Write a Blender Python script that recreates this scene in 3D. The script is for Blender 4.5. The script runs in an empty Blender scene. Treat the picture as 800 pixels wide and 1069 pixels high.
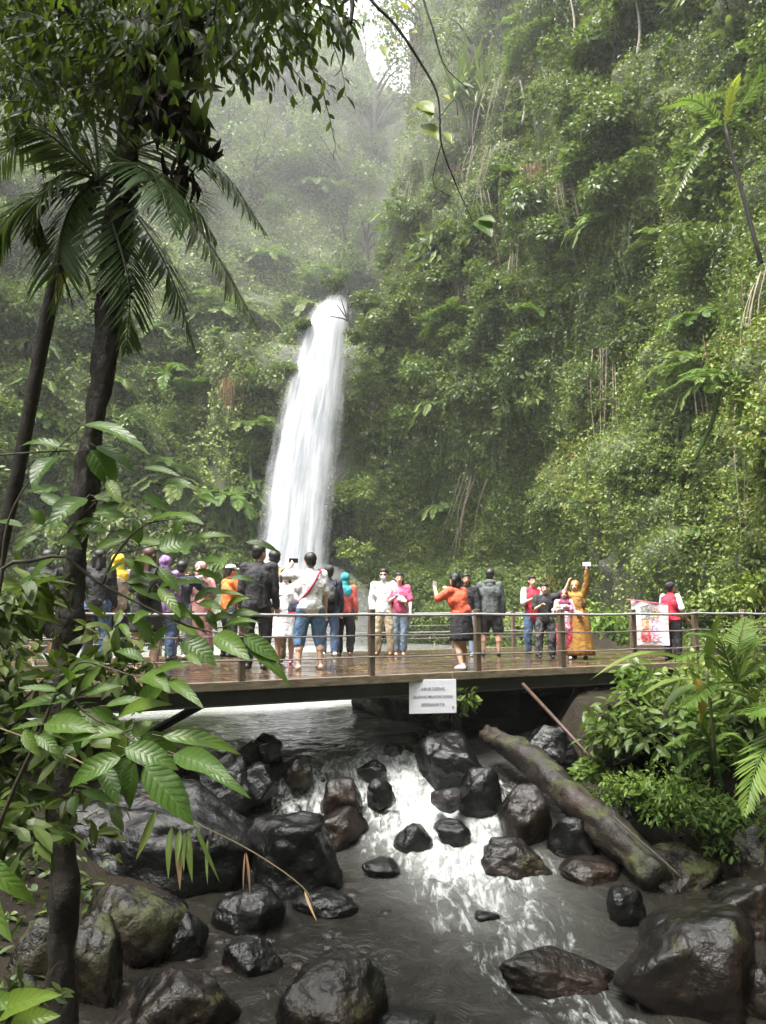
import bpy, math, random
import numpy as np
from mathutils import Vector, Matrix, Euler
R = math.radians
random.seed(7)
rng = np.random.default_rng(7)
scene = bpy.context.scene
col = scene.collection

# ------------------------------------------------------------------ camera
CAM = np.array((0.0, 0.0, 0.9))
PITCH = R(7.35)
F = 802.0
cd = bpy.data.cameras.new('camera')
cd.lens = 36.0 * F / 1069.0
cd.sensor_width = 36.0
cd.clip_start = 0.05
cd.clip_end = 1000
cam = bpy.data.objects.new('camera', cd)
cam.location = CAM
cam.rotation_euler = (R(90) + PITCH, 0, 0)
col.objects.link(cam)
scene.camera = cam
CP, SP = math.cos(PITCH), math.sin(PITCH)

def P(px, py, d):
    """point of the place seen at a photo pixel, d metres ahead"""
    a = (px - 400.0) / F
    b = (534.5 - py) / F
    v = np.array((a, CP - b * SP, SP + b * CP))
    return CAM + v * (d / v[1])

def depth_on(py, z):
    b = (534.5 - py) / F
    return (z - CAM[2]) * (CP - b * SP) / (SP + b * CP)

def on_level(px, py, z):
    return P(px, py, depth_on(py, z))

# ------------------------------------------------------------------ object helpers
def tag(o, label=None, cat=None, group=None, kind=None):
    if label: o['label'] = label
    if cat: o['category'] = cat
    if group: o['group'] = group
    if kind: o['kind'] = kind
    return o

def empty(name, loc=(0, 0, 0), rz=0.0):
    o = bpy.data.objects.new(name, None)
    o.location = loc
    o.rotation_euler = (0, 0, rz)
    o.empty_display_size = 0.1
    col.objects.link(o)
    return o

def np_mesh(name, V, faces, mats=None, attrs=None, smooth=False, matidx=None, uv=None):
    """faces: list of int arrays, each (M,k)"""
    V = np.asarray(V, dtype=np.float32).reshape(-1, 3)
    if not isinstance(faces, (list, tuple)):
        faces = [faces]
    faces = [np.asarray(f, dtype=np.int32) for f in faces if len(f)]
    me = bpy.data.meshes.new(name)
    me.vertices.add(len(V))
    me.vertices.foreach_set('co', V.ravel())
    nl = sum(f.size for f in faces)
    nf = sum(len(f) for f in faces)
    me.loops.add(nl)
    me.loops.foreach_set('vertex_index', np.concatenate([f.ravel() for f in faces]))
    me.polygons.add(nf)
    tot = np.concatenate([np.full(len(f), f.shape[1], dtype=np.int32) for f in faces])
    st = np.concatenate([[0], np.cumsum(tot)[:-1]]).astype(np.int32)
    me.polygons.foreach_set('loop_start', st)
    me.polygons.foreach_set('loop_total', tot)
    if matidx is not None:
        me.polygons.foreach_set('material_index', np.asarray(matidx, dtype=np.int32))
    me.polygons.foreach_set('use_smooth', np.full(nf, bool(smooth)))
    me.update(calc_edges=True)
    for m in (mats if isinstance(mats, (list, tuple)) else [mats]):
        if m: me.materials.append(m)
    for k, a in (attrs or {}).items():
        at = me.attributes.new(k, 'FLOAT', 'POINT')
        at.data.foreach_set('value', np.asarray(a, dtype=np.float32))
    if uv is not None:
        l = me.uv_layers.new(name='UVMap')
        vi = np.concatenate([f.ravel() for f in faces])
        l.data.foreach_set('uv', np.asarray(uv, dtype=np.float32)[vi].ravel())
    return me

def link(name, me, parent=None, loc=None):
    o = bpy.data.objects.new(name, me)
    col.objects.link(o)
    if parent is not None: o.parent = parent
    if loc is not None: o.location = loc
    return o

class MB:
    """collects pieces of one mesh"""
    def __init__(self):
        self.V = []; self.F = []; self.T = []; self.U = []; self.n = 0; self.has_uv = False
    def add(self, V, F, tint=None, lf=None):
        V = np.asarray(V, dtype=np.float64).reshape(-1, 3)
        for f in (F if isinstance(F, list) else [F]):
            f = np.asarray(f, dtype=np.int64)
            if len(f): self.F.append(f + self.n)
        self.V.append(V)
        self.has_uv |= lf is not None
        self.U.append(np.zeros((len(V), 2)) if lf is None else np.asarray(lf, float))
        t = np.zeros(len(V)) if tint is None else np.broadcast_to(np.asarray(tint, dtype=float), (len(V),))
        self.T.append(t)
        self.n += len(V)
        return self
    def box(self, c, s, rot=None, tint=None):
        v = np.array([(x, y, z) for x in (-.5, .5) for y in (-.5, .5) for z in (-.5, .5)]) * np.asarray(s)
        if rot is not None: v = v @ np.asarray(rot).T
        f = np.array([(0, 1, 3, 2), (4, 6, 7, 5), (0, 4, 5, 1), (2, 3, 7, 6), (0, 2, 6, 4), (1, 5, 7, 3)])
        return self.add(v + np.asarray(c), f, tint)
    def tube(self, pts, rad, n=8, tint=None, cap=True):
        pts = np.asarray(pts, dtype=float); m = len(pts)
        rad = np.broadcast_to(np.asarray(rad, dtype=float), (m,))
        tan = np.gradient(pts, axis=0)
        tan /= np.linalg.norm(tan, axis=1)[:, None] + 1e-9
        ref = np.array((0.0, 0.0, 1.0)) if abs(tan[0][2]) < .9 else np.array((1.0, 0, 0))
        a = np.linspace(0, 2 * np.pi, n, endpoint=False)
        V = []
        for i in range(m):
            s = np.cross(tan[i], ref); s /= np.linalg.norm(s) + 1e-9
            u = np.cross(s, tan[i]); ref = u
            V.append(pts[i] + rad[i] * (np.cos(a)[:, None] * s + np.sin(a)[:, None] * u))
        V = np.concatenate(V)
        i = np.arange(m - 1)[:, None] * n; j = np.arange(n)[None]; k = (j + 1) % n
        q = np.stack([i + j, i + k, i + n + k, i + n + j], -1).reshape(-1, 4)
        F = [q]
        if cap:
            V = np.concatenate([V, pts[:1], pts[-1:]])
            t0 = np.stack([np.full(n, m * n), k[0], j[0]], -1)
            t1 = np.stack([np.full(n, m * n + 1), (m - 1) * n + j[0], (m - 1) * n + k[0]], -1)
            F.append(np.concatenate([t0, t1]))
        return self.add(V, F, tint)
    def ellip(self, c, r, rot=None, nu=14, nv=9, tint=None):
        th = np.linspace(0, np.pi, nv); ph = np.linspace(0, 2 * np.pi, nu, endpoint=False)
        ring = np.array([(math.sin(t) * math.cos(p), math.sin(t) * math.sin(p), math.cos(t)) for t in th[1:-1] for p in ph])
        V = np.concatenate([ring, [(0, 0, 1), (0, 0, -1)]]) * np.asarray(r)
        if rot is not None: V = V @ np.asarray(rot).T
        m = nv - 2
        i = np.arange(m - 1)[:, None] * nu; j = np.arange(nu)[None]; k = (j + 1) % nu
        q = np.stack([i + j, i + nu + j, i + nu + k, i + k], -1).reshape(-1, 4)
        t0 = np.stack([np.full(nu, m * nu), j[0], k[0]], -1)
        t1 = np.stack([np.full(nu, m * nu + 1), (m - 1) * nu + k[0], (m - 1) * nu + j[0]], -1)
        return self.add(V + np.asarray(c), [q, np.concatenate([t0, t1])], tint)
    def caps(self, p0, r0, p1, r1, n=10):
        p0 = np.asarray(p0, float); p1 = np.asarray(p1, float)
        d = p1 - p0; L = np.linalg.norm(d); d = d / (L + 1e-9)
        pts, rr = [], []
        for a in (80, 50, 20): pts.append(p0 - d * r0 * math.sin(R(a))); rr.append(r0 * math.cos(R(a)))
        for t in (0, .5, 1): pts.append(p0 + d * L * t); rr.append(r0 + (r1 - r0) * t)
        for a in (20, 50, 80): pts.append(p1 + d * r1 * math.sin(R(a))); rr.append(r1 * math.cos(R(a)))
        return self.tube(pts, rr, n)
    def mesh(self, name, mat, smooth=False):
        at = {'tint': np.concatenate(self.T)}
        if self.has_uv:
            u_ = np.concatenate(self.U); at['along'] = u_[:, 0]; at['across'] = u_[:, 1]
        return np_mesh(name, np.concatenate(self.V), self.F, mat, at, smooth)
    def build(self, name, mat, parent=None, loc=None, smooth=False):
        return link(name, self.mesh(name, mat, smooth), parent, loc)

def bevel(o, w=.008, seg=2):
    m = o.modifiers.new('bevel', 'BEVEL'); m.width = w; m.segments = seg; m.limit_method = 'ANGLE'
    return o

def rotz(a):
    c, s = math.cos(a), math.sin(a)
    return np.array(((c, -s, 0), (s, c, 0), (0, 0, 1.0)))

def smooth_path(pts, n=24):
    """Catmull-Rom through the points"""
    p = [np.asarray(q, float) for q in pts]
    p = [2 * p[0] - p[1]] + p + [2 * p[-1] - p[-2]]
    out = []
    m = len(p) - 3
    for t in np.linspace(0, m, n):
        i = min(int(t), m - 1); u = t - i
        a, b, c, d = p[i:i + 4]
        out.append(.5 * ((2 * b) + (c - a) * u + (2 * a - 5 * b + 4 * c - d) * u * u + (3 * b - a - 3 * c + d) * u ** 3))
    return np.array(out)

# ------------------------------------------------------------------ noise
def _h(i, j, k, s):
    n = (i * 374761393 + j * 668265263 + k * 2147483647 + s * 1274126177) & 0xFFFFFFFF
    n = ((n ^ (n >> 13)) * 1274126177) & 0xFFFFFFFF
    n = ((n ^ (n >> 16)) * 2246822519) & 0xFFFFFFFF
    return ((n ^ (n >> 15)) & 0xFFFFFF) / float(0xFFFFFF)

def noise3(p, s=0):
    p = np.asarray(p, float)
    i = np.floor(p).astype(np.int64); f = p - i
    f = f * f * (3 - 2 * f)
    r = 0
    for dx in (0, 1):
        for dy in (0, 1):
            for dz in (0, 1):
                w = (f[..., 0] if dx else 1 - f[..., 0]) * (f[..., 1] if dy else 1 - f[..., 1]) * (f[..., 2] if dz else 1 - f[..., 2])
                r = r + w * _h(i[..., 0] + dx, i[..., 1] + dy, i[..., 2] + dz, s)
    return r * 2 - 1

def fbm(p, s=0, o=4, g=.5):
    p = np.asarray(p, float); a = 1.0; r = 0
    for k in range(o):
        r = r + a * noise3(p * 2 ** k + 17.3 * k, s + k); a *= g
    return r

def sstep(a, b, x):
    t = np.clip((x - a) / (b - a), 0, 1)
    return t * t * (3 - 2 * t)

def unit(v):
    return v / (np.linalg.norm(v, axis=-1, keepdims=True) + 1e-9)

# ------------------------------------------------------------------ materials
class NT:
    def __init__(self, name):
        self.m = bpy.data.materials.new(name); self.m.use_nodes = True
        self.t = self.m.node_tree; self.t.nodes.clear()
        self.out = self.t.nodes.new('ShaderNodeOutputMaterial')
    def n(self, typ, **kw):
        nd = self.t.nodes.new(typ)
        for k, v in kw.items():
            if k in nd.inputs: 
                self.set(nd.inputs[k], v)
            elif hasattr(nd, k): setattr(nd, k, v)
            else: self.set(nd.inputs[k.replace('_', ' ')], v)
        return nd
    def set(self, sock, v):
        if isinstance(v, bpy.types.NodeSocket): self.t.links.new(v, sock)
        else:
            if hasattr(sock.default_value, '__len__') and hasattr(v, '__len__') and len(sock.default_value) == 4 and len(v) == 3: v = (*v, 1)
            sock.default_value = v
    def ramp(self, fac, stops, interp='LINEAR'):
        nd = self.n('ShaderNodeValToRGB'); self.set(nd.inputs['Fac'], fac)
        cr = nd.color_ramp; cr.interpolation = interp
        while len(cr.elements) < len(stops): cr.elements.new(0.5)
        for e, (p, c) in zip(cr.elements, stops):
            e.position = p
            e.color = (c, c, c, 1) if not hasattr(c, '__len__') else (*c, 1)
        return nd.outputs['Color']
    def noise(self, scale, detail=4, rough=.55, vec=None, dist=0):
        nd = self.n('ShaderNodeTexNoise'); nd.inputs['Scale'].default_value = scale
        nd.inputs['Detail'].default_value = detail; nd.inputs['Roughness'].default_value = rough
        nd.inputs['Distortion'].default_value = dist
        if vec is not None: self.t.links.new(vec, nd.inputs['Vector'])
        return nd.outputs['Fac']
    def coord(self, which='Object', scale=None):
        c = self.n('ShaderNodeTexCoord').outputs[which]
        if scale is not None:
            mp = self.n('ShaderNodeMapping'); self.t.links.new(c, mp.inputs['Vector']); mp.inputs['Scale'].default_value = scale
            c = mp.outputs['Vector']
        return c
    def attr(self, name):
        nd = self.n('ShaderNodeAttribute'); nd.attribute_name = name
        return nd.outputs['Fac']
    def math(self, op, a, b=0.5, clamp=False):
        nd = self.n('ShaderNodeMath'); nd.operation = op; nd.use_clamp = clamp
        self.set(nd.inputs[0], a); self.set(nd.inputs[1], b)
        return nd.outputs[0]
    def mixc(self, f, a, b):
        nd = self.n('ShaderNodeMix'); nd.data_type = 'RGBA'
        self.set(nd.inputs['Factor'], f); self.set(nd.inputs[6], a); self.set(nd.inputs[7], b)
        return nd.outputs[2]
    def bump(self, h, strength=.3, dist=.02):
        nd = self.n('ShaderNodeBump'); self.set(nd.inputs['Height'], h)
        nd.inputs['Strength'].default_value = strength; nd.inputs['Distance'].default_value = dist
        return nd.outputs['Normal']
    def bsdf(self, color, rough=.5, normal=None, **kw):
        nd = self.n('ShaderNodeBsdfPrincipled')
        self.set(nd.inputs['Base Color'], color); self.set(nd.inputs['Roughness'], rough)
        if normal is not None: self.set(nd.inputs['Normal'], normal)
        for k, v in kw.items(): self.set(nd.inputs[k.replace('_', ' ')], v)
        return nd.outputs[0]
    def done(self, sh, vol=None):
        self.t.links.new(sh, self.out.inputs['Surface'])
        return self.m

def leaf_mat(name, stops, rough=.42, transl=.3, tcol=(.18, .27, .03), spec=.28, veins=False):
    k = NT(name)
    t = k.attr('tint')
    rnd = k.n('ShaderNodeObjectInfo').outputs['Random']
    v = k.math('ADD', t, k.math('MULTIPLY', k.math('SUBTRACT', rnd, .5), .22), clamp=True)
    c = k.ramp(v, stops)
    nrm = None
    if veins:
        co = k.coord('Object')
        u, v2 = k.attr('along'), k.math('ABSOLUTE', k.attr('across'))
        wv = k.math('SINE', k.math('MULTIPLY', k.math('SUBTRACT', k.math('MULTIPLY', u, 9.0), k.math('MULTIPLY', v2, 1.5)), 6.283))
        vein = k.math('MAXIMUM', k.ramp(wv, [(.80, 0), (1.0, .75)]), k.ramp(v2, [(.03, 1), (.10, 0)]))
        h = k.math('ADD', k.math('MULTIPLY', k.noise(55, 3, .6, co), .35), k.math('ADD', k.math('MULTIPLY', wv, .30), k.math('MULTIPLY', vein, -.3)))
        nrm = k.bump(h, .28, .006)
        c = k.mixc(k.math('MULTIPLY', k.noise(26, 3, .6, co), .35), c, (.025, .055, .008))
        c = k.mixc(k.math('MULTIPLY', vein, .28), c, (.20, .27, .07))
        tipn = k.math('ADD', u, k.math('MULTIPLY', k.noise(9, 3, .6, co), .5))
        c = k.mixc(k.ramp(tipn, [(1.22, 0), (1.28, .8)]) if False else k.math('MULTIPLY', k.math('SUBTRACT', tipn, 1.20), 9.0, True), c, (.13, .085, .03))
        spot = k.ramp(k.noise(60, 2, .6, co), [(.70, 0), (.74, .7)])
        c = k.mixc(spot, c, (.09, .06, .02))
    p = k.bsdf(c, rough, nrm, Specular_IOR_Level=spec)
    tr = k.n('ShaderNodeBsdfTranslucent')
    mx = k.n('ShaderNodeMix'); mx.data_type = 'RGBA'; mx.blend_type = 'MIX'
    mx.inputs['Factor'].default_value = .5
    k.set(mx.inputs[6], c); k.set(mx.inputs[7], tcol)
    k.set(tr.inputs['Color'], mx.outputs[2])
    ms = k.n('ShaderNodeMixShader'); ms.inputs[0].default_value = transl
    k.t.links.new(p, ms.inputs[1]); k.t.links.new(tr.outputs[0], ms.inputs[2])
    return k.done(ms.outputs[0])

G = {}
G['cover'] = leaf_mat('leaf_cover', [(0, (.022, .042, .010)), (.35, (.056, .090, .017)), (.7, (.115, .16, .026)), (.93, (.17, .21, .04)), (1, (.20, .15, .05))], .45, .28)
G['shrub'] = leaf_mat('leaf_shrub', [(0, (.024, .044, .012)), (.4, (.056, .087, .022)), (.75, (.105, .14, .034)), (1, (.15, .18, .045))], .4, .28)
G['pale'] = leaf_mat('leaf_pale', [(0, (.044, .076, .02)), (.5, (.098, .15, .032)), (1, (.18, .23, .055))], .42, .3)
G['fern'] = leaf_mat('leaf_fern', [(0, (.035, .07, .012)), (.5, (.075, .14, .022)), (1, (.15, .22, .04))], .5, .35)
G['palm'] = leaf_mat('leaf_palm', [(0, (.016, .035, .010)), (.5, (.032, .07, .014)), (.8, (.06, .10, .02)), (1, (.34, .30, .22))], .38, .3)
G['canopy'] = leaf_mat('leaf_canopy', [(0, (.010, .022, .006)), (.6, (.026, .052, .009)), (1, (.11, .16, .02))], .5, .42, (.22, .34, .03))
G['broad'] = leaf_mat('leaf_broad', [(0, (.024, .062, .010)), (.5, (.070, .14, .020)), (1, (.15, .22, .03))], .36, .42, (.16, .30, .03), .42, True)
G['lime'] = leaf_mat('leaf_lime', [(0, (.12, .17, .02)), (.6, (.22, .27, .03)), (1, (.42, .30, .03))], .4, .4, (.4, .45, .05))
G['yellow'] = leaf_mat('leaf_yellow', [(0, (.22, .20, .03)), (1, (.40, .28, .04))], .45, .3, (.5, .4, .05))
G['dry'] = leaf_mat('leaf_dry', [(0, (.10, .055, .03)), (.6, (.20, .11, .06)), (1, (.30, .20, .11))], .7, .15, (.25, .14, .06))

def m_simple(name, color, rough=.6, var=.25, scale=8, bump=.2, **kw):
    k = NT(name)
    n = k.noise(scale, 5, .6, k.coord('Object'))
    dark = tuple(c * (1 - var) for c in color); lite = tuple(min(1, c * (1 + var)) for c in color)
    c = k.ramp(n, [(.3, dark), (.7, lite)])
    b = k.bump(k.noise(scale * 5, 4, .6, k.coord('Object')), bump, .01)
    return k.done(k.bsdf(c, rough, b, **kw))

def m_rock(name, base=(.0045, .0043, .0045), moss=0.0, brown=0.0, rough=(.03, .17)):
    k = NT(name)
    co = k.coord('Object')
    n1 = k.noise(2.2, 6, .62, co); n2 = k.noise(9, 6, .65, co)
    c = k.ramp(n1, [(.3, tuple(b * .45 for b in base)), (.55, base), (.78, tuple(b * 1.9 for b in base))])
    if brown:
        c = k.mixc(k.math('MULTIPLY', k.ramp(k.noise(1.4, 4, .6, co), [(.42, 0), (.62, 1)]), brown), c, (.040, .023, .015))
    spk = k.ramp(k.noise(38, 3, .7, co), [(.63, 0), (.72, 1)])
    c = k.mixc(k.math('MULTIPLY', spk, .2), c, (.08, .075, .07))
    r = k.ramp(n2, [(.35, rough[0]), (.7, rough[1])])
    if moss:
        nz = k.n('ShaderNodeSeparateXYZ'); k.t.links.new(k.n('ShaderNodeNewGeometry').outputs['Normal'], nz.inputs[0])
        mm = k.math('MULTIPLY', k.ramp(nz.outputs['Z'], [(.15, .25), (.75, 1)]), k.ramp(k.noise(3.1, 6, .7, co), [(.60 - .22 * moss, 0), (.70 - .22 * moss, 1)]))
        c = k.mixc(mm, c, k.ramp(k.noise(24, 4, .7, co), [(.3, (.018, .026, .007)), (.7, (.060, .066, .014))]))
        r = k.mixc(mm, r, (.8, .8, .8))
    n4 = k.noise(34, 5, .75, co)
    h = k.math('ADD', k.math('MULTIPLY', n1, .45), k.math('ADD', k.math('MULTIPLY', n2, .48), k.math('MULTIPLY', n4, .07)))
    r = k.math('ADD', r, k.math('MULTIPLY', k.math('SUBTRACT', n4, .5), .22), True)
    b = k.bump(h, .8, .075)
    return k.done(k.bsdf(c, r, b, Specular_IOR_Level=.38))

M = {}
M['rock'] = m_rock('wet_black_rock')
M['rock_brown'] = m_rock('wet_brown_rock', (.010, .0078, .0065), 0.0, .5)
M['rock_moss'] = m_rock('mossy_rock', (.008, .0072, .0065), .55, .4, (.12, .4))
M['rock_grey'] = m_rock('wet_grey_rock', (.022, .0215, .023), 0.0, .2)
M['rock_gloss'] = m_rock('glossy_wet_rock', (.0050, .0046, .0045), .2, .4, (.02, .14))
M['bark'] = m_simple('dark_bark', (.014, .011, .009), .85, .6, 9, .9)
M['bark_moss'] = m_rock('mossy_bark', (.013, .010, .008), .35, .25, (.6, .9))
M['twig'] = m_simple('twig_bark', (.045, .036, .022), .75, .4, 20, .4)
M['stem_green'] = m_simple('green_stem', (.075, .09, .03), .55, .3, 12, .2)
M['dry_stem'] = m_simple('dry_cane', (.13, .095, .045), .6, .3, 12, .2)
M['paper'] = m_simple('sign_paper', (.78, .77, .84), .5, .03, 6, .03)
M['ink'] = m_simple('ink', (.16, .15, .20), .6, .1)
M['rust'] = m_simple('rusty_steel', (.055, .028, .019), .55, .5, 14, .4)
M['cable'] = m_simple('rail_cable', (.20, .17, .16), .4, .3, 10, .1)
M['rail'] = m_simple('white_rail_pipe', (.29, .285, .29), .35, .12, 6, .1)
M['steel_dark'] = m_simple('dark_wet_steel', (.030, .028, .027), .4, .4, 4, .3)

def m_postwood():
    k = NT('weathered_post')
    co = k.coord('Object', (6, 6, 1.2))
    n = k.noise(2.5, 6, .65, co)
    c = k.ramp(n, [(.3, (.055, .038, .027)), (.55, (.13, .095, .068)), (.8, (.24, .19, .14))])
    return k.done(k.bsdf(c, .5, k.bump(k.noise(9, 5, .6, co), .4, .02)))
M['post'] = m_postwood()

def m_deck():
    k = NT('wet_deck_boards')
    g = k.n('ShaderNodeNewGeometry').outputs['Position']
    n = k.noise(1.3, 5, .6, g)
    t = k.attr('tint')
    c = k.ramp(k.math('ADD', k.math('MULTIPLY', n, .5), k.math('MULTIPLY', t, .5)), [(.2, (.026, .019, .014)), (.5, (.066, .045, .030)), (.8, (.12, .082, .052))])
    orange_patch = k.ramp(k.noise(2.6, 4, .6, g, .6), [(.64, 0), (.70, 1)])  # orange patches scattered at random over the boards
    c = k.mixc(k.math('MULTIPLY', orange_patch, .75), c, (.36, .21, .05))
    r = k.ramp(k.noise(1.8, 4, .6, g), [(.35, .07), (.7, .34)])
    return k.done(k.bsdf(c, r, k.bump(k.noise(14, 4, .6, g), .2, .01)))
M['deck'] = m_deck()

def m_edge():
    k = NT('deck_edge_board')
    co = k.coord('Object', (1, 1, 4))
    c = k.ramp(k.noise(5, 6, .68, co), [(.3, (.07, .05, .035)), (.52, (.20, .16, .11)), (.75, (.30, .25, .19))])
    return k.done(k.bsdf(c, .5, k.bump(k.noise(20, 5, .6, co), .3, .01)))
M['edge'] = m_edge()

def m_soil():
    k = NT('soil')
    g = k.n('ShaderNodeNewGeometry').outputs['Position']
    n = k.noise(.9, 6, .65, g); n2 = k.noise(7, 5, .65, g)
    c = k.ramp(n, [(.3, (.008, .0065, .005)), (.55, (.020, .015, .010)), (.75, (.022, .026, .010))])
    c = k.mixc(k.ramp(n2, [(.5, 0), (.75, .5)]), c, (.022, .016, .011))
    return k.done(k.bsdf(c, .85, Specular_IOR_Level=.15, normal= k.bump(n2, .7, .08)))
M['soil'] = m_soil()

def m_cliff():
    k = NT('mossy_cliff')
    g = k.n('ShaderNodeNewGeometry').outputs['Position']
    n = k.noise(.55, 6, .65, g); n2 = k.noise(3.5, 6, .7, g)
    c = k.ramp(n, [(.3, (.026, .030, .014)), (.5, (.058, .072, .022)), (.68, (.090, .105, .028)), (.85, (.115, .09, .05))])
    c = k.mixc(k.ramp(n2, [(.45, 0), (.7, .75)]), c, (.030, .052, .014))
    bare = k.attr('bare')
    rockc = k.ramp(k.noise(1.6, 6, .68, g), [(.3, (.022, .021, .022)), (.6, (.065, .062, .064)), (.8, (.11, .105, .10))])
    c = k.mixc(bare, c, rockc)
    rr = k.mixc(bare, (.75, .75, .75), (.3, .3, .3))
    return k.done(k.bsdf(c, rr, k.bump(k.math('ADD', n2, k.noise(11, 5, .65, g)), .8, .22)))
M['cliff'] = m_cliff()

def m_water():
    k = NT('river_water')
    g = k.n('ShaderNodeNewGeometry').outputs['Position']
    foam = k.attr('foam')
    mp = k.n('ShaderNodeMapping'); k.t.links.new(g, mp.inputs['Vector']); mp.inputs['Scale'].default_value = (1.5, .42, 1.2); mp.inputs['Rotation'].default_value = (0, 0, R(-14))
    s1 = k.noise(3.4, 6, .62, mp.outputs[0], 1.8)
    s2 = k.noise(9, 4, .6, mp.outputs[0], .8)
    f = k.math('ADD', k.math('MULTIPLY', s1, .68), k.math('MULTIPLY', s2, .32))
    thr = k.math('SUBTRACT', k.math('ADD', k.math('MULTIPLY', f, 1.7), k.math('MULTIPLY', foam, .54)), 1.14)
    fm = k.math('MULTIPLY', k.math('MULTIPLY', thr, 3.0, True), k.math('MULTIPLY', foam, 2.2, True), True)
    milk = k.attr('milk')
    deep = k.ramp(k.noise(.8, 4, .6, g), [(.3, (.006, .0052, .0036)), (.7, (.014, .0115, .008))])
    body = k.mixc(milk, deep, (.33, .345, .325))
    c = k.mixc(fm, body, k.ramp(k.noise(9, 4, .6, mp.outputs[0], 1.0), [(.34, (.30, .31, .30)), (.66, (.56, .58, .58))]))
    r = k.mixc(fm, (.06, .06, .06), (.6, .6, .6))
    mp2 = k.n('ShaderNodeMapping'); k.t.links.new(g, mp2.inputs['Vector']); mp2.inputs['Scale'].default_value = (1, .75, 1)
    h = k.math('ADD', k.math('MULTIPLY', k.noise(4.2, 5, .55, mp2.outputs[0], .9), 1.0), k.math('MULTIPLY', fm, .5))
    b = k.bump(h, .55, .09)
    return k.done(k.bsdf(c, r, b, IOR=1.33))
M['water'] = m_water()

def m_fall(name, dens, seed):
    k = NT(name)
    uv = k.n('ShaderNodeTexCoord').outputs['UV']
    mp = k.n('ShaderNodeMapping'); k.t.links.new(uv, mp.inputs['Vector']); mp.inputs['Scale'].default_value = (9, 1.1, 1); mp.inputs['Location'].default_value = (seed, seed * 2, 0)
    st = k.noise(1.6, 6, .6, mp.outputs[0], .25)
    mp2 = k.n('ShaderNodeMapping'); k.t.links.new(uv, mp2.inputs['Vector']); mp2.inputs['Scale'].default_value = (3.0, 3.2, 1); mp2.inputs['Location'].default_value = (seed * 3, 0, 0)
    cl = k.noise(1.5, 5, .6, mp2.outputs[0], .4)
    ed = k.attr('edge')
    a = k.math('ADD', k.math('MULTIPLY', st, .55), k.math('MULTIPLY', cl, .45))
    a = k.math('ADD', k.math('SUBTRACT', a, .5), k.math('SUBTRACT', k.math('MULTIPLY', ed, 1.5), .35))
    a = k.math('MULTIPLY', a, dens, True)
    p = k.bsdf(k.ramp(st, [(.34, (.25, .26, .29)), (.62, (.56, .57, .595))]), .7, k.bump(st, .6, .25))
    tl = k.n('ShaderNodeBsdfTranslucent'); tl.inputs['Color'].default_value = (.9, .92, .95, 1)
    ms = k.n('ShaderNodeMixShader'); ms.inputs[0].default_value = .35
    k.t.links.new(p, ms.inputs[1]); k.t.links.new(tl.outputs[0], ms.inputs[2])
    tr = k.n('ShaderNodeBsdfTransparent')
    m2 = k.n('ShaderNodeMixShader'); k.set(m2.inputs[0], a)
    k.t.links.new(tr.outputs[0], m2.inputs[1]); k.t.links.new(ms.outputs[0], m2.inputs[2])
    return k.done(m2.outputs[0])

# ------------------------------------------------------------------ leaves
def leaf_cloud(c, ax, nr, L, W, fold=.12):
    """simple folded leaves: 4 verts, 2 triangles each"""
    n = len(c)
    ax = unit(ax); side = unit(np.cross(ax, nr)); nr = np.cross(side, ax)
    L = np.broadcast_to(np.asarray(L, float), (n,))[:, None]; W = np.broadcast_to(np.asarray(W, float), (n,))[:, None]
    B = c
    T = c + ax * L
    mid = c + ax * L * .42
    A = mid + side * W * .5 + nr * W * fold
    D = mid - side * W * .5 + nr * W * fold
    V = np.stack([B, A, T, D], 1).reshape(-1, 3)
    i = np.arange(n)[:, None] * 4
    F = np.concatenate([i + [[0, 1, 2]], i + [[0, 2, 3]]])
    return V, F

def leaf_cloud2(c, ax, nr, L, W, fold=.10, droop=.25):
    """better leaves for nearer plants: 9 verts, curved with pointed tip"""
    n = len(c)
    ax = unit(ax); side = unit(np.cross(ax, nr)); nr = np.cross(side, ax)
    L = np.broadcast_to(np.asarray(L, float), (n,))[:, None]; W = np.broadcast_to(np.asarray(W, float), (n,))[:, None]
    prof = [(0, 0), (.22, .72), (.5, 1.0), (.78, .62), (1, 0)]
    rib = [c + ax * L * t - nr * L * droop * t * t for t, w in prof]
    V = []
    V.append(rib[0])
    for t, (q, w) in zip(rib[1:4], prof[1:4]):
        V += [t + side * W * .5 * w + nr * W * fold * w, t, t - side * W * .5 * w + nr * W * fold * w]
    V.append(rib[4])
    V = np.stack(V, 1).reshape(-1, 3)
    i = np.arange(n)[:, None] * 11
    tri = np.concatenate([i + [[0, 1, 2]], i + [[0, 2, 3]], i + [[7, 10, 8]], i + [[8, 10, 9]]])
    quad = np.concatenate([i + [[1, 4, 5, 2]], i + [[2, 5, 6, 3]], i + [[4, 7, 8, 5]], i + [[5, 8, 9, 6]]])
    return V, [quad, tri], 11

def rand_dir(n, r=rng):
    v = r.normal(size=(n, 3)); return unit(v)

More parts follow.
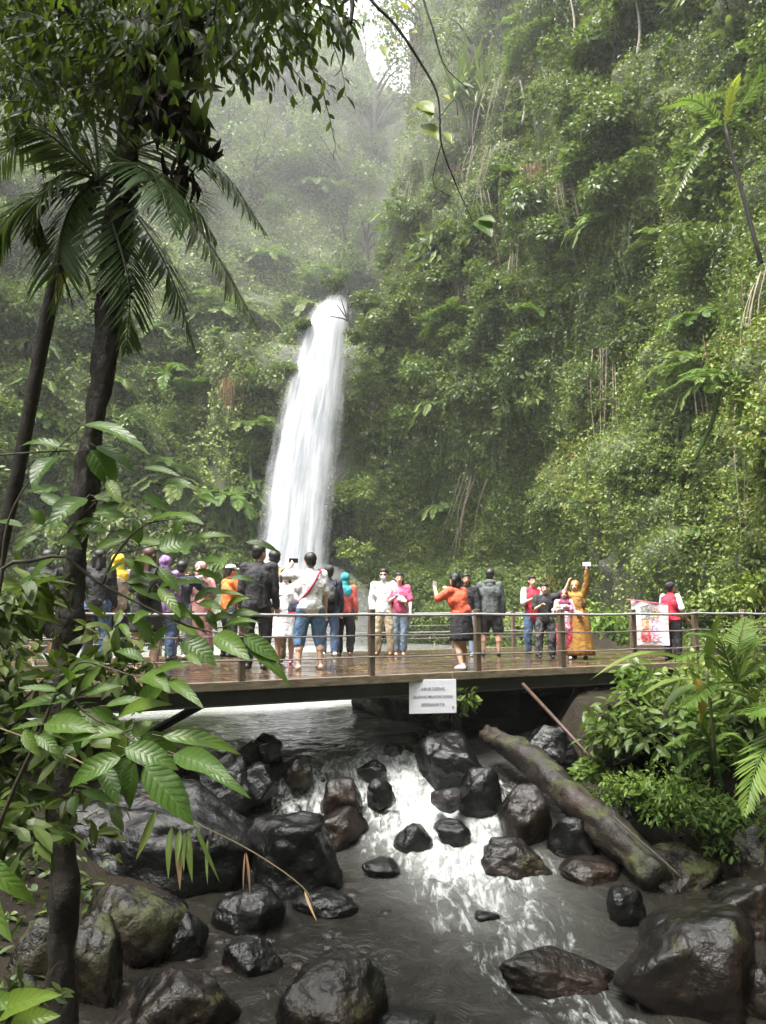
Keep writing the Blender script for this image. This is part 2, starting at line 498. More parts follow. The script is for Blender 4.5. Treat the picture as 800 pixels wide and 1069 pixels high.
def big_leaf(mb, base, tip, width, up=(0, -.55, .85), droop=.12, fold=.16, tint=.5, wav=.0, point=1.0, stem=.0):
    """one broad leaf with midrib fold, smooth outline and wavy edge"""
    base = np.asarray(base, float); tip = np.asarray(tip, float)
    ax = tip - base; L = np.linalg.norm(ax); ax /= L
    side = np.cross(ax, np.asarray(up, float)); side /= np.linalg.norm(side) + 1e-9
    nr = np.cross(side, ax)
    if nr[2] < 0 and abs(nr[2]) > .2: nr = -nr; side = -side
    n = 12
    V = []
    for i in range(n + 1):
        t = i / n
        w = (math.sin(math.pi * t ** .78) ** .85) * (1 - .25 * t) if 0 < t < 1 else 0
        rib = base + ax * L * t + nr * L * droop * (math.sin(math.pi * t) * 1.0)
        for s in (-1, -.5, 0, .5, 1):
            edge = abs(s)
            wz = wav * width * math.sin(i * 1.9 + s * 2) * edge
            V.append(rib + side * width * .5 * w * s + nr * (width * fold * w * edge - width * .06 * w * (edge == .5) + wz))
    q = np.array([(i * 5 + j, i * 5 + j + 1, i * 5 + 5 + j + 1, i * 5 + 5 + j) for i in range(n) for j in range(4)])
    mb.add(V, q, tint, [(i / n, s) for i in range(n + 1) for s in (-1, -.5, 0, .5, 1)])

def frond_geo(mb, rib, ll, lw, npair, tint, hang=.35, ang=55, tipfade=.35, startfrac=.12, jit=.12, r=rng, up=None):
    """leaflets both sides of a rachis polyline; ll leaflet length at the middle"""
    rib = np.asarray(rib, float)
    seg = np.linalg.norm(np.diff(rib, axis=0), axis=1); cum = np.concatenate([[0], np.cumsum(seg)]); Lt = cum[-1]
    s = np.linspace(startfrac, 1, npair) * Lt
    p = np.stack([np.interp(s, cum, rib[:, k]) for k in range(3)], 1)
    p2 = np.stack([np.interp(np.minimum(s + .02 * Lt, Lt), cum, rib[:, k]) for k in range(3)], 1)
    p1 = np.stack([np.interp(s - .02 * Lt, cum, rib[:, k]) for k in range(3)], 1)
    tan = unit(p2 - p1)
    upv = np.array((0, 0, 1.0)) if up is None else np.asarray(up, float)
    side = unit(np.cross(tan, upv) + 1e-4)
    nr = np.cross(side, tan)
    t = s / Lt
    env = np.sin(np.pi * np.clip((t - startfrac) / (1 - startfrac) * .86 + .14, 0, 1)) ** .6
    env = np.maximum(env, .15)
    a = R(ang) * (1 - tipfade * t)
    for sg in (1, -1):
        n = len(p)
        ax = np.cos(a)[:, None] * tan + np.sin(a)[:, None] * side * sg + nr * .15
        ax = ax + r.normal(size=(n, 3)) * jit * .5
        ax = unit(ax); ax[:, 2] -= hang * (.4 + .6 * r.random(n)); ax = unit(ax)
        L = ll * env * (1 + jit * r.normal(size=n))
        V, Fc, k = leaf_cloud2(p, ax, nr + .25 * side * sg, L, lw * (.6 + .4 * env), .12, hang * .45)
        tt = np.repeat(np.clip((tint if np.ndim(tint) == 0 else tint) + .12 * r.normal(size=n), 0, 1), k)
        mb.add(V, Fc, tt)
# ================================================================== terrain
def chan(y):
    cx = np.interp(y, [0, 5, 7, 8.5, 9.5, 10.5, 11.6, 14, 20, 30, 62], [2.2, 1.7, 1.3, 1.0, .85, .55, .05, -.6, -1.5, -3, -5])
    rs = np.interp(y, [0, 5, 6, 8, 10, 12, 14, 18, 25, 40, 52, 62], [5.2, 4.9, 4.5, 3.7, 3.25, 2.3, 2.9, 5.2, 8, 9, 9, 9])
    ls = np.interp(y, [0, 4, 6, 8, 10, 12, 16, 25, 40, 62], [-2.2, -2.0, -1.9, -1.8, -2.1, -3.6, -7, -13, -17, -17])
    return cx, rs, ls

def waterz(x, y):
    z = np.interp(y, [0, 5, 7, 8.8, 9.5, 10.2, 11.0, 11.8, 13, 62], [-2.16, -2.13, -2.08, -2.0, -1.9, -1.62, -1.42, -1.25, -1.2, -1.2])
    return z

def terrz(x, y):
    cx, rs, ls = chan(y)
    wz = waterz(x, y)
    bed = wz - .45
    dr = np.maximum(x - rs, 0); dl = np.maximum(ls - x, 0)
    nz = fbm(np.stack([x * .55, y * .55, 0 * x], -1), 3, 4) * .22
    topr = np.interp(y, [0, 8, 12, 15, 60], [.6, -.2, -.45, -.3, -.3]) + .2 * np.maximum(dr - 2.5, 0)
    topl = np.interp(y, [0, 6, 12, 20, 60], [-.9, -.9, -.7, -.5, -.4]) + .12 * np.maximum(dl - 3, 0)
    zr = np.minimum(bed + .30 * sstep(0, .25, dr) + 1.5 * dr, np.maximum(topr, bed))
    zl = np.minimum(bed + .30 * sstep(0, .25, dl) + .42 * dl, np.maximum(topl, bed))
    z = np.maximum(np.where(dr > 0, zr, bed), np.where(dl > 0, zl, bed))
    return z + nz * sstep(-.5, 1.0, np.maximum(dr, dl))

def grid_mesh(name, xs, ys, fz, mat, attrs=None, smooth=True):
    X, Y = np.meshgrid(xs, ys)
    Z = fz(X, Y)
    V = np.stack([X, Y, Z], -1).reshape(-1, 3)
    nx = len(xs); ny = len(ys)
    i = np.arange(ny - 1)[:, None] * nx + np.arange(nx - 1)[None]
    q = np.stack([i, i + 1, i + nx + 1, i + nx], -1).reshape(-1, 4)
    at = {k: f(X, Y).ravel() for k, f in (attrs or {}).items()}
    return np_mesh(name, V, q, mat, at, smooth)

def lines(segs):
    out = []
    for a, b, st in segs: out.append(np.arange(a, b - st * .5, st))
    return np.concatenate(out + [[segs[-1][1]]])

xs = lines([(-62, -12, 2.5), (-12, -4, .4), (-4, 8, .14), (8, 16, .5), (16, 62, 2.3)])
ys = lines([(-20, 2, 1.0), (2, 16, .16), (16, 30, .5), (30, 112, 2.5)])
tag(link('ground', grid_mesh('ground', xs, ys, terrz, M['soil'])), kind='structure')

# unseen bare slope added behind the viewpoint to block low sky light
def rear_z(x, y): return -1.3 + 1.25 * np.maximum(-6 - y, 0) + .9 * fbm(np.stack([x * .3, y * .3, 0 * x], -1), 91, 4)
tag(link('hillside', grid_mesh('hillside', lines([(-45, 40, .9)]), lines([(-22, -4, .6)]), rear_z, M['cliff'])), kind='structure')
# ------------------------------------------------------------------ water
def foam_f(x, y):
    cx, rs, ls = chan(y)
    w = np.interp(y, [5, 7, 8.5, 9.5, 10.5, 11.5, 12.5], [.9, .8, .9, 1.05, 1.4, 1.6, 1.7])
    amp = np.interp(y, [4, 6, 7, 8, 8.8, 9.5, 10.4, 11.2, 12.0, 12.8, 15], [.40, .42, .46, .62, .92, 1.1, 1.04, .88, .55, .25, .06])
    d = (x - cx) / w
    f = amp * np.exp(-np.abs(d) ** 2.4)
    # the side run at the left of the stepping boulders
    f = np.maximum(f, .92 * np.exp(-((x + .95) / .85) ** 2 - ((y - 10.6) / .75) ** 2))
    # run-off round the flat rock lower down
    f = np.maximum(f, .62 * np.exp(-((x - 1.0 - (7.2 - y) * .55) / .55) ** 2) * sstep(7.8, 7.0, y))
    f = np.maximum(f, .16)
    return np.where(y > 13.5, .08, f)

def wz_f(x, y):
    z = waterz(x, y)
    f = foam_f(x, y)
    p = np.stack([x * 2.6, y * 2.1, 0 * x], -1)
    turb = fbm(p, 11, 4, .55)
    z = z + np.where(y < 13.5, np.clip(f - .12, 0, 1) * .15 * turb, 0)
    rip = fbm(np.stack([x * 2.2, y * 1.6, 0 * x], -1), 19, 3, .5)
    return z + .022 * rip * np.interp(y, [5, 20, 40], [1, 1, .4])

xs = lines([(-17, -3, .25), (-3, 5, .045), (5, 13, .4)])
ys = lines([(-4, 4.5, .25), (4.5, 13, .045), (13, 24, .12), (24, 60, .5)])
milk = lambda x, y: np.clip(np.interp(y, [11, 14, 17, 24, 50], [.02, .36, .78, .96, 1.0]) * np.interp(x - (y - 15) * -.2, [-6, -1, 2, 5], [1.0, .95, .8, .6]) + .60 * np.exp(-((x - chan(y)[0]) / .85) ** 2) * np.interp(y, [6, 7.5, 8.6, 9.4, 11, 12.4], [.05, .2, .6, 1, .9, .35]), 0, 1)
tag(link('river_water', grid_mesh('river_water', xs, ys, wz_f, M['water'], {'foam': foam_f, 'milk': milk})), kind='structure')

# ================================================================== gorge walls
A_ = [(-2.2, 0), (5, .8), (12, 2), (25, 6), (45, 14), (62, 22)]
B_ = [(-2.2, 0), (4, .4), (10, 1.6), (20, 4.2), (32, 7), (45, 11), (62, 17)]
C_ = [(-2.2, 0), (3, -.3), (6, -.4), (9, .8), (14, 1.0), (22, 1.5), (32, 3.5), (45, 7), (64, 13)]
D_ = [(-2.2, 0), (3, .4), (6, .7), (9, .5), (13, -.4), (20, -.6), (27, .6), (36, 2), (48, 5), (66, 10), (80, 15)]
E_ = [(-2.2, 0), (4, .4), (8, .4), (11, .1), (16, -.6), (22, -.2), (28, 1), (36, 3.5), (48, 7), (66, 13), (80, 19)]
K_ = [(-2.2, 0), (6, .2), (12, .5), (18, 0), (23, 1.5), (28, 3), (36, 6), (48, 10), (66, 16), (80, 21)]
N_ = [(-2.2, 0), (10, .8), (19, 1.6), (21, 3), (22.5, 9), (27, 16), (36, 21), (48, 26), (60, 32)]
N2 = [(-2.2, 0), (10, .8), (19, 1.6), (21, 3), (24, 7), (30, 11), (38, 15), (48, 20), (62, 26), (78, 34)]
L_ = [(-2.2, 0), (5, 1), (12, 2.5), (20, 5), (28, 9), (38, 14), (50, 19), (66, 25), (80, 32)]
O_ = [(-2.2, 0), (4, 1.5), (10, 4), (20, 8.5), (30, 13), (42, 18), (52, 22), (66, 27), (80, 33)]
COLS = [((13, -18), A_), ((12.2, 2), A_), ((11.8, 14), A_), ((11.6, 21), B_), ((11.6, 29), B_), ((11.0, 37), C_), ((8.8, 45.5), D_), ((3.0, 51), E_), ((-1.5, 52.2), K_),
        ((-3.1, 54.5), N_), ((-8.0, 55.0), N2), ((-10.0, 52), L_), ((-15, 50), O_), ((-21, 45.5), O_), ((-25, 37), O_), ((-27, 24), O_), ((-28, 6), O_), ((-28, -18), O_)]
base = np.array([c[0] for c in COLS], float)
seg = np.linalg.norm(np.diff(base, axis=0), axis=1); cum = np.concatenate([[0], np.cumsum(seg)])
NU, NV = 420, 190
uu = np.linspace(0, cum[-1], NU)
tz = np.concatenate([np.linspace(-2.2, 34, 140), np.linspace(34.4, 80, NV - 140)])
bx = np.stack([np.interp(uu, cum, base[:, k]) for k in (0, 1)], 1)
prof = np.array([np.interp(tz, [p[0] for p in c[1]], [p[1] for p in c[1]]) for c in COLS])
ztop = np.array([min(c[1][-1][0], 80) for c in COLS])
zt = np.interp(uu, cum, ztop)
for _ in range(6):
    bx[1:-1] = .25 * bx[:-2] + .5 * bx[1:-1] + .25 * bx[2:]
pr = np.stack([np.interp(uu, cum, prof[:, j]) for j in range(NV)], 1)
ker = np.array([1, 2, 3, 2, 1]) / 9.0
for _ in range(2):
    pr[2:-2] = sum(k * np.roll(pr, s, 0)[2:-2] for k, s in zip(ker, (-2, -1, 0, 1, 2))) * 1.0
tang = unit(np.gradient(bx, axis=0))
outn = np.stack([-tang[:, 1], tang[:, 0]], 1)      # towards the gorge
if outn[30] @ np.array((-1, 0)) < 0: outn = -outn
inv = -outn
CZ = np.repeat(tz[None], NU, 0) * np.ones((NU, 1))
CZ = np.minimum(CZ, zt[:, None])
CX = bx[:, None, 0] + inv[:, None, 0] * pr
CY = bx[:, None, 1] + inv[:, None, 1] * pr
S = np.stack([CX, CY, CZ], -1)
dsp = 1.5 * fbm(S * .15, 31, 3) + .95 * fbm(S * .42, 37, 3, .55)
# a smooth wall just behind the falling water
nearfall = np.exp(-((S[..., 0] + 5.2) / 3.6) ** 2) * (S[..., 2] < 23) * (S[..., 1] > 48)
dsp = dsp * (1 - .7 * nearfall)
S[..., 0] += outn[:, None, 0] * dsp; S[..., 1] += outn[:, None, 1] * dsp; S[..., 2] += .3 * dsp
bare = np.clip(np.exp(-((S[..., 0] + 3.3) / 1.5) ** 2) * (S[..., 1] > 49) * sstep(16, 11, S[..., 2]), 0, 1)
bare = np.maximum(bare, nearfall * .8)
bare = np.maximum(bare, .97 * np.exp(-((S[..., 0] - 10.6) / 3) ** 2 - ((S[..., 1] - 35) / 5.5) ** 2 - ((S[..., 2] - 2.2) / 2.2) ** 2))
i = np.arange(NU - 1)[:, None] * NV + np.arange(NV - 1)[None]
q = np.stack([i, i + 1, i + NV + 1, i + NV], -1).reshape(-1, 4)
cliff_me = np_mesh('cliff', S.reshape(-1, 3), q, M['cliff'], {'bare': bare.ravel()}, True)
tag(link('cliff', cliff_me), 'steep mossy gorge wall rising round the pool and the waterfall', 'cliff', kind='structure')

# cells for scattering
c00 = S[:-1, :-1]; c10 = S[1:, :-1]; c01 = S[:-1, 1:]; c11 = S[1:, 1:]
cc = .25 * (c00 + c10 + c01 + c11)
cn = np.cross(c10 - c00, c01 - c00); area = np.linalg.norm(cn, axis=-1)
cn = unit(cn)
o3 = np.concatenate([outn, np.zeros((NU, 1))], 1)[:-1, None]
cn = np.where((cn * o3).sum(-1, keepdims=True) < 0, -cn, cn)
cbare = .25 * (bare[:-1, :-1] + bare[1:, :-1] + bare[:-1, 1:] + bare[1:, 1:])
rel = cc - CAM
dist = np.linalg.norm(rel, axis=-1)
fwd = rel[..., 1] * CP + rel[..., 2] * SP
sx = F * rel[..., 0] / np.maximum(fwd, .1); sy = F * (-rel[..., 1] * SP + rel[..., 2] * CP) / np.maximum(fwd, .1)
inview = (fwd > 3) & (np.abs(sx) < 400 * 1.4) & (sy < 535 * 1.25) & (sy > -150)
facing = np.clip(-(cn * unit(rel)).sum(-1), .25, 1)
def pick(n, w):
    w = (w * area * inview).ravel(); w = w / w.sum()
    k = rng.choice(len(w), n, p=w)
    a = rng.random((n, 2))
    A, Bq, Cq, D = (t.reshape(-1, 3)[k] for t in (c00, c10, c01, c11))
    p = (A * (1 - a[:, :1]) + Bq * a[:, :1]) * (1 - a[:, 1:]) + (Cq * (1 - a[:, :1]) + D * a[:, :1]) * a[:, 1:]
    return p, cn.reshape(-1, 3)[k], k
UP = np.array((0, 0, 1.0))

# ------------------------------------------------------------------ creeping cover on the walls (nobody could count it)
def cover(n, name, label, mat, w, size, off, tb, seed, upw=.7):
    p, nn, k = pick(n, w)
    lump = np.clip(fbm(p * .8, seed, 4, .6), -.6, 1.2)
    p = p + nn * (off * (.15 + .85 * rng.random((n, 1))) * (.4 + .9 * np.clip(lump[:, None] + .4, 0, 1.5)))
    nr = unit(upw * UP + .75 * nn + .55 * rng.normal(size=(n, 3)))
    ax = rand_dir(n) * .8 + nn * .5 - UP * .45
    L = size * rng.uniform(.6, 1.5, n) * np.interp(np.linalg.norm(p - CAM, axis=1), [15, 55], [.8, 1.25])
    V, Fc = leaf_cloud(p, ax, nr, L, L * rng.uniform(.5, .8, n))
    t = np.clip(tb + .32 * fbm(p * .35, seed + 5, 3) + .13 * rng.normal(size=n), 0, .97)
    t = np.where(rng.random(n) < .012, 1.0, t)
    o = link(name, np_mesh(name, V, Fc, mat, {'tint': np.repeat(t, 4)}))
    return tag(o, label, 'ground cover', kind='stuff')

moss = np.exp(-((cc[..., 0] - 4.5) / 5.5) ** 2) * sstep(12, 8, cc[..., 2]) * (cc[..., 1] > 38)
wr = (cc[..., 0] > -3) * (1 - cbare * .93) * facing / dist ** 1.75
wl = (cc[..., 0] < -3) * (1 - cbare * .95) * facing / dist ** 1.75
cover(270000, 'creeper_cover', 'mat of small creeping leaves over the right gorge wall', G['cover'], wr * (1 - .6 * moss), .135, .8, .55, 51)
cover(90000, 'moss_cover', 'thin creeping leaves and moss on the lower wall behind the bridge', G['fern'], wr * (.1 + moss), .115, .15, .62, 57, .5)
cover(120000, 'hillside_cover', 'mixed leafy cover over the left gorge wall', G['pale'], wl, .20, 1.0, .66, 61)

# ------------------------------------------------------------------ shrubs and other plants standing on the walls
def shrub_mesh(name, rad, n, L, mat, seed, lean=.35, clumps=11, droop=.35, aspect=.55, tb=.5, two=True):
    r = np.random.default_rng(seed)
    cen = rand_dir(clumps, r) * (r.random((clumps, 1)) ** .5) * rad * np.array((.85, .7, .62)) + np.array((0, -lean * rad, .45 * rad))
    rr = rad * r.uniform(.26, .5, clumps)
    pk = r.choice(clumps, n, p=rr ** 2 / (rr ** 2).sum())
    d = rand_dir(n, r); d[:, 2] = np.abs(d[:, 2]) * .9 - .25; d = unit(d)
    sh = r.random(n) ** .35
    p = cen[pk] + d * (rr[pk] * sh)[:, None]
    nr = unit(d * .55 + UP * .75 + .45 * r.normal(size=(n, 3)))
    ax = unit(d * .8 + .6 * r.normal(size=(n, 3)) - UP * droop)
    Ls = L * r.uniform(.6, 1.4, n)
    ct = r.normal(size=clumps) * .12
    t = np.clip(tb + ct[pk] + .13 * r.normal(size=n), 0, 1)
    mb = MB()
    if two:
        V, Fc, k = leaf_cloud2(p, ax, nr, Ls, Ls * aspect)
        mb.add(V, Fc, np.repeat(t, k))
    else:
        V, Fc = leaf_cloud(p, ax, nr, Ls, Ls * aspect)
        mb.add(V, Fc, np.repeat(t, 4))
    for c in cen:
        mb.tube(smooth_path([(0, .1 * rad, -.1 * rad), c * .5 + np.array((0, 0, .1 * rad)), c], 6), [.022 * rad, .016 * rad, .012 * rad, .01 * rad, .008 * rad, .005 * rad], 5, .02)
    return mb.mesh(name, mat)

SH = [shrub_mesh('leafy_shrub', 1.0, 1700, .145, G['shrub'], 101, two=False), shrub_mesh('leafy_shrub', 1.0, 1900, .13, G['shrub'], 102, .45, 14, two=False),
      shrub_mesh('leafy_shrub', 1.0, 1200, .18, G['pale'], 103, .4, 10, .5, two=False), shrub_mesh('leafy_shrub', 1.0, 2000, .12, G['cover'], 104, .5, 12, .6, .6, .4, two=False),
      shrub_mesh('leafy_shrub', 1.0, 560, .30, G['shrub'], 105, .3, 9, .5, .38, .6, two=False), shrub_mesh('leafy_shrub', 1.0, 1500, .15, G['shrub'], 106, .6, 8, .9, .5, .35, two=False)]
def place_on(k_n, w, sc, meshes, name, label, cat, group, sink=.25, rz=.6):
    p, nn, k = pick(k_n, w)
    for a in range(k_n):
        s = rng.uniform(*sc) * np.interp(np.linalg.norm(p[a] - CAM), [15, 55], [.75, 1.25])
        o = link(name, meshes[int(rng.integers(len(meshes)))])
        q = p[a] - nn[a] * s * sink
        o.location = q
        o.scale = (s, s, s * rng.uniform(.8, 1.2))
        yaw = math.atan2(nn[a][1], nn[a][0]) + R(90)
        o.rotation_euler = (rng.normal() * .15, rng.normal() * .15, yaw + rng.normal() * rz)
        tag(o, label, cat, group)

upper = sstep(8, 14, cc[..., 2])
lump1 = np.clip(fbm(cc * .16, 71, 2) + .55, .05, 1.5)
place_on(120, wr * upper * lump1 / dist ** .1, (1.0, 2.1), SH, 'leafy_shrub', 'leafy green shrub among many on the right gorge wall above the bridge', 'shrub', 'shrubs covering the right gorge wall')
place_on(45, wr * (1 - upper) * (1 - .9 * moss) * (cc[..., 2] > 1), (.55, 1.0), [SH[2], SH[3], SH[4]], 'low_shrub', 'low broad leaved shrub at the foot of the right gorge wall', 'shrub', 'low shrubs at the foot of the right gorge wall')
place_on(120, wl * (cc[..., 2] > .5), (1.0, 2.3), [SH[0], SH[2], SH[2], SH[4], SH[5]], 'hillside_shrub', 'leafy shrub among many on the left hillside beyond the pool', 'shrub', 'shrubs covering the left hillside')

# the overhanging bulge right of the falls: dense drooping small-leaved shrubs
bul = np.exp(-((cc[..., 0] - 4.0) / 6.5) ** 2 - ((cc[..., 2] - 17) / 6.0) ** 2) * (cc[..., 1] > 40)
place_on(46, wr * bul, (1.2, 2.2), [SH[1], SH[3], SH[5]], 'overhanging_shrub', 'dense drooping shrub on the bulging wall right of the waterfall', 'shrub', 'shrubs overhanging right of the waterfall', .35, .3)

# ------------------------------------------------------------------ hanging vines
def vine_mesh(seed, n=14, length=3.2):
    r = np.random.default_rng(seed); mb = MB()
    for _ in range(n):
        x = r.normal() * .45; y = r.normal() * .12; L = length * r.uniform(.4, 1)
        pts = [(x + .06 * math.sin(k * 1.3 + x * 9), y - .15 * math.sin(k * .5), -L * k / 7) for k in range(8)]
        mb.tube(pts, .012, 4, .1)
        m = int(L * 9); t = r.random(m)
        c = np.stack([np.interp(t, np.linspace(0, 1, 8), [p[a] for p in pts]) for a in range(3)], 1) + r.normal(size=(m, 3)) * .04
        V, Fc = leaf_cloud(c, rand_dir(m, r) * .7 - UP, rand_dir(m, r) + np.array((0, -1, .5)), r.uniform(.10, .2, m), r.uniform(.06, .12, m))
        mb.add(V, Fc, np.repeat(np.clip(.45 + .2 * r.normal(size=m), 0, 1), 4))
    return mb.mesh('hanging_vine', G['shrub'])
VN = [vine_mesh(201), vine_mesh(202, 10, 4.5), vine_mesh(203, 18, 2.2)]
over = np.clip(-cn[..., 2] + .15, 0, 1) * sstep(7, 10, cc[..., 2])
place_on(52, wr * over * (dist < 62), (.9, 1.4), VN, 'hanging_vine', 'leafy vines hanging down the right gorge wall', 'vine', 'vines hanging on the right gorge wall', -.25, .4)
def dry_vine(px, py, d, L, label, seed, n=36, w=.5):
    r = np.random.default_rng(seed); mb = MB()
    for _ in range(n):
        x = r.normal() * w; l = L * r.uniform(.3, 1)
        mb.tube([(x, r.normal() * .15, .1), (x + r.normal() * .08, -.05, -l * .5), (x + r.normal() * .12, 0, -l)], [.018, .014, .006], 4, r.random())
        m = 9
        c = np.stack([x + r.normal(size=m) * .08, r.normal(size=m) * .1, -l * r.random(m)], 1)
        V, Fc = leaf_cloud(c, rand_dir(m, r) * .5 - UP, rand_dir(m, r), .22, .05)
        mb.add(V, Fc, np.repeat(r.random(m), 4))
    tag(link('dry_vine', mb.mesh('dry_vine', G['dry']), None, P(px, py, d)), label, 'vine')

# ray onto the wall to find where a plant roots
from mathutils.bvhtree import BVHTree
wall_bvh = BVHTree.FromPolygons([tuple(v) for v in S.reshape(-1, 3)], q.tolist())
def wall_d(px, py, back=0.0):
    v = P(px, py, 1.0) - CAM
    h = wall_bvh.ray_cast(Vector(CAM), Vector(unit(v)))
    return (h[0][1] if h[0] is not None else 60.0) - back
dry_vine(560, 172, wall_d(560, 172, 2.6), 4.2, 'brown dried vines hanging high on the right wall', 301)
dry_vine(238, 396, wall_d(238, 396, 2.0), 3.0, 'brown dead fronds hanging on the hillside left of the falls', 302, 24, .35)
dry_vine(758, 352, wall_d(758, 352, .8), 1.4, 'tuft of reddish brown dead leaves on wall near the right edge', 303, 20, .3)

# ------------------------------------------------------------------ tree ferns, palms, bananas on the slopes
def rosette(name, L, nf, npair, ll, lw, mat, seed, rise=.5, sag=.9, trunk=0.0, tb=.5, trunk_r=.07):
    r = np.random.default_rng(seed); mb = MB()
    if trunk:
        mb.tube(smooth_path([(0, 0, -trunk), (.08 * trunk, 0, -trunk * .5), (0, 0, 0)], 8), trunk_r, 7, .0)
    for k in range(nf):
        a = 2 * math.pi * k / nf + r.normal() * .2
        l = L * r.uniform(.75, 1.1); up = rise * r.uniform(.5, 1.4)
        pts = [np.array((math.cos(a) * l * t, math.sin(a) * l * t, l * (up * t - sag * r.uniform(.9, 1.1) * t * t))) for t in np.linspace(0, 1, 9)]
        mb.tube(pts, np.linspace(.022, .006, 9) * L, 4, .35, False)
        frond_geo(mb, pts, ll * L, lw * L, npair, tb + .15 * r.normal(), .2, 65, .3, .1, .1, r)
    return mb.mesh(name, mat)
TF = [rosette('tree_fern', 1.6, 12, 26, .24, .055, G['fern'], 401, .55, .8, 2.2), rosette('tree_fern', 1.5, 10, 24, .26, .06, G['fern'], 402, .7, .85, 1.6, .6),
      rosette('tree_fern', 1.7, 13, 26, .22, .05, G['pale'], 403, .4, .8, 2.6, .6)]
tf_spots = [(330, 195, 'tree fern with pale fronds on the hazy slope behind the waterfall'), (160, 345, 'tree fern halfway up the left hillside behind the palm'), (318, 318, 'tree fern arching over the lip of the waterfall from the left'),
            (352, 292, 'feathery tree fern growing right above the waterfall lip'), (275, 268, 'tree fern on the left wall above the waterfall'), (120, 398, 'tree fern on the left hillside at middle height'),
            (245, 520, 'bright tree fern beside the foot of the falls'), (195, 410, 'tree fern among pale shrubs left of the falls'), (268, 448, 'lime green fern fan against the left edge of the falls'),
            (60, 300, 'tree fern high on the misty far left slope'), (560, 330, 'tree fern in the shrubs above the bridge centre'), (690, 250, 'tree fern on the upper right wall'),
            (470, 330, 'tree fern fronds on the overhang right of the falls'), (640, 120, 'tree fern high on the right wall below the mist')]
for n_, (px, py, lab) in enumerate(tf_spots):
    d = wall_d(px, py, .7)
    o = link('tree_fern', TF[n_ % 3], None, P(px, py, d))
    s = rng.uniform(1.1, 1.6) * min(1.2, d / 45); o.scale = (s, s, s); o.rotation_euler = (.25 * rng.random(), .1, rng.uniform(0, 6))
    tag(o, lab, 'tree fern')

place_on(20, wl * (cc[..., 2] > 4) * (cc[..., 2] < 26), (1.0, 1.6), TF, 'tree_fern', 'arching tree fern among shrubs on the left hillside', 'tree fern', 'tree ferns on the left hillside', -.45, 3.0)
# lush drooping ferns at the foot of the falls
FE = [rosette('hanging_fern', 1.3, 9, 22, .2, .06, G['fern'], 411, .15, 1.0, 0, .65), rosette('hanging_fern', 1.2, 8, 20, .2, .06, G['pale'], 412, .2, 1.1, 0, .7)]
fz_ = np.exp(-((cc[..., 0] + 11.5) / 2.6) ** 2) * (cc[..., 1] > 46) * (cc[..., 2] < 10)
place_on(26, wl * fz_, (.8, 1.25), FE, 'hanging_fern', 'bright drooping fern on the wall left of the waterfall foot', 'fern', 'ferns left of the waterfall foot', -.1, 1.0)
place_on(22, wr * (1 - moss) * (cc[..., 2] > 2) * (dist < 40), (.35, .6), FE, 'wall_fern', 'small drooping fern rooted in the right gorge wall', 'fern', 'ferns on the right gorge wall', -.1, 1.0)

def banana_mesh(seed, n=7, L=1.6, W=.42, mat='pale', rise=1.1):
    r = np.random.default_rng(seed); mb = MB()
    mb.tube([(0, 0, -1.2), (0, 0, .1)], [.09, .06], 7, .2)
    for k in range(n):
        a = 2 * math.pi * k / n + r.normal() * .3; l = L * r.uniform(.7, 1.1)
        up = rise * r.uniform(.3, 1.1)
        b = np.array((0, 0, .05)); t = np.array((math.cos(a) * l * .8, math.sin(a) * l * .8, l * (up - .45)))
        big_leaf(mb, b, t, W * r.uniform(.8, 1.1), UP, .22, .12, np.clip(.6 + .2 * r.normal(), 0, 1), .02)
    return mb.mesh('broad_plant', G[mat])
BN = [banana_mesh(421), banana_mesh(422, 8, 1.3, .5), banana_mesh(423, 6, 1.9, .4)]
bn_spots = [(150, 300, 'broad leaved plant on the left hillside beside the palm trunk'), (225, 352, 'broad leaved plant high left of the falls'), (30, 395, 'broad leaved plant at far left beyond the thin palm trunk'),
            (185, 470, 'broad leaved plant low on the left hillside'), (262, 395, 'broad leaved plant close to the left edge of the falls'), (655, 330, 'broad leaved plant sticking out of the right wall'),
            (735, 400, 'broad leaved plant on the right wall above the poster'), (600, 455, 'broad leaved plant low in the creepers behind the bridge')]
for n_, (px, py, lab) in enumerate(bn_spots):
    d = wall_d(px, py, .5)
    o = link('broad_leaved_plant', BN[n_ % 3], None, P(px, py, d)); s = rng.uniform(.8, 1.2) * min(1, d / 45); o.scale = (s, s, s); o.rotation_euler = (.3, 0, rng.uniform(0, 6))
    tag(o, lab, 'plant')

place_on(30, wr * (cc[..., 2] > 4) * (1 - moss), (.55, .95), BN, 'broad_leaved_plant', 'broad leaved plant jutting from the creepers on the right gorge wall', 'plant', 'broad leaved plants on the right gorge wall', -.15, 3.0)
place_on(24, wr * (cc[..., 2] > 7), (.8, 1.2), TF, 'tree_fern', 'tree fern rooted among shrubs on the right gorge wall', 'tree fern', 'tree ferns on the right gorge wall', -.3, 3.0)
def bare_vine(seed):
    r = np.random.default_rng(seed); mb = MB()
    for _ in range(7):
        x = r.normal() * .5; l = r.uniform(2, 5.5)
        mb.tube(smooth_path([(x, 0, .4), (x + .1 * r.normal(), -.25, -l * .4), (x + .2 * r.normal(), -.2, -l)], 8), np.linspace(.022, .008, 8), 4)
    return mb.mesh('bare_vine', bpy.data.materials['pale_vine'])
m_simple('pale_vine', (.17, .14, .10), .8, .4)
place_on(34, wr * (cc[..., 2] > 9), (.8, 1.3), [bare_vine(431), bare_vine(432), bare_vine(433)], 'bare_vine', 'bare stringy vines hanging down the upper right gorge wall', 'vine', 'bare vines on the upper right gorge wall', -.75, .4)
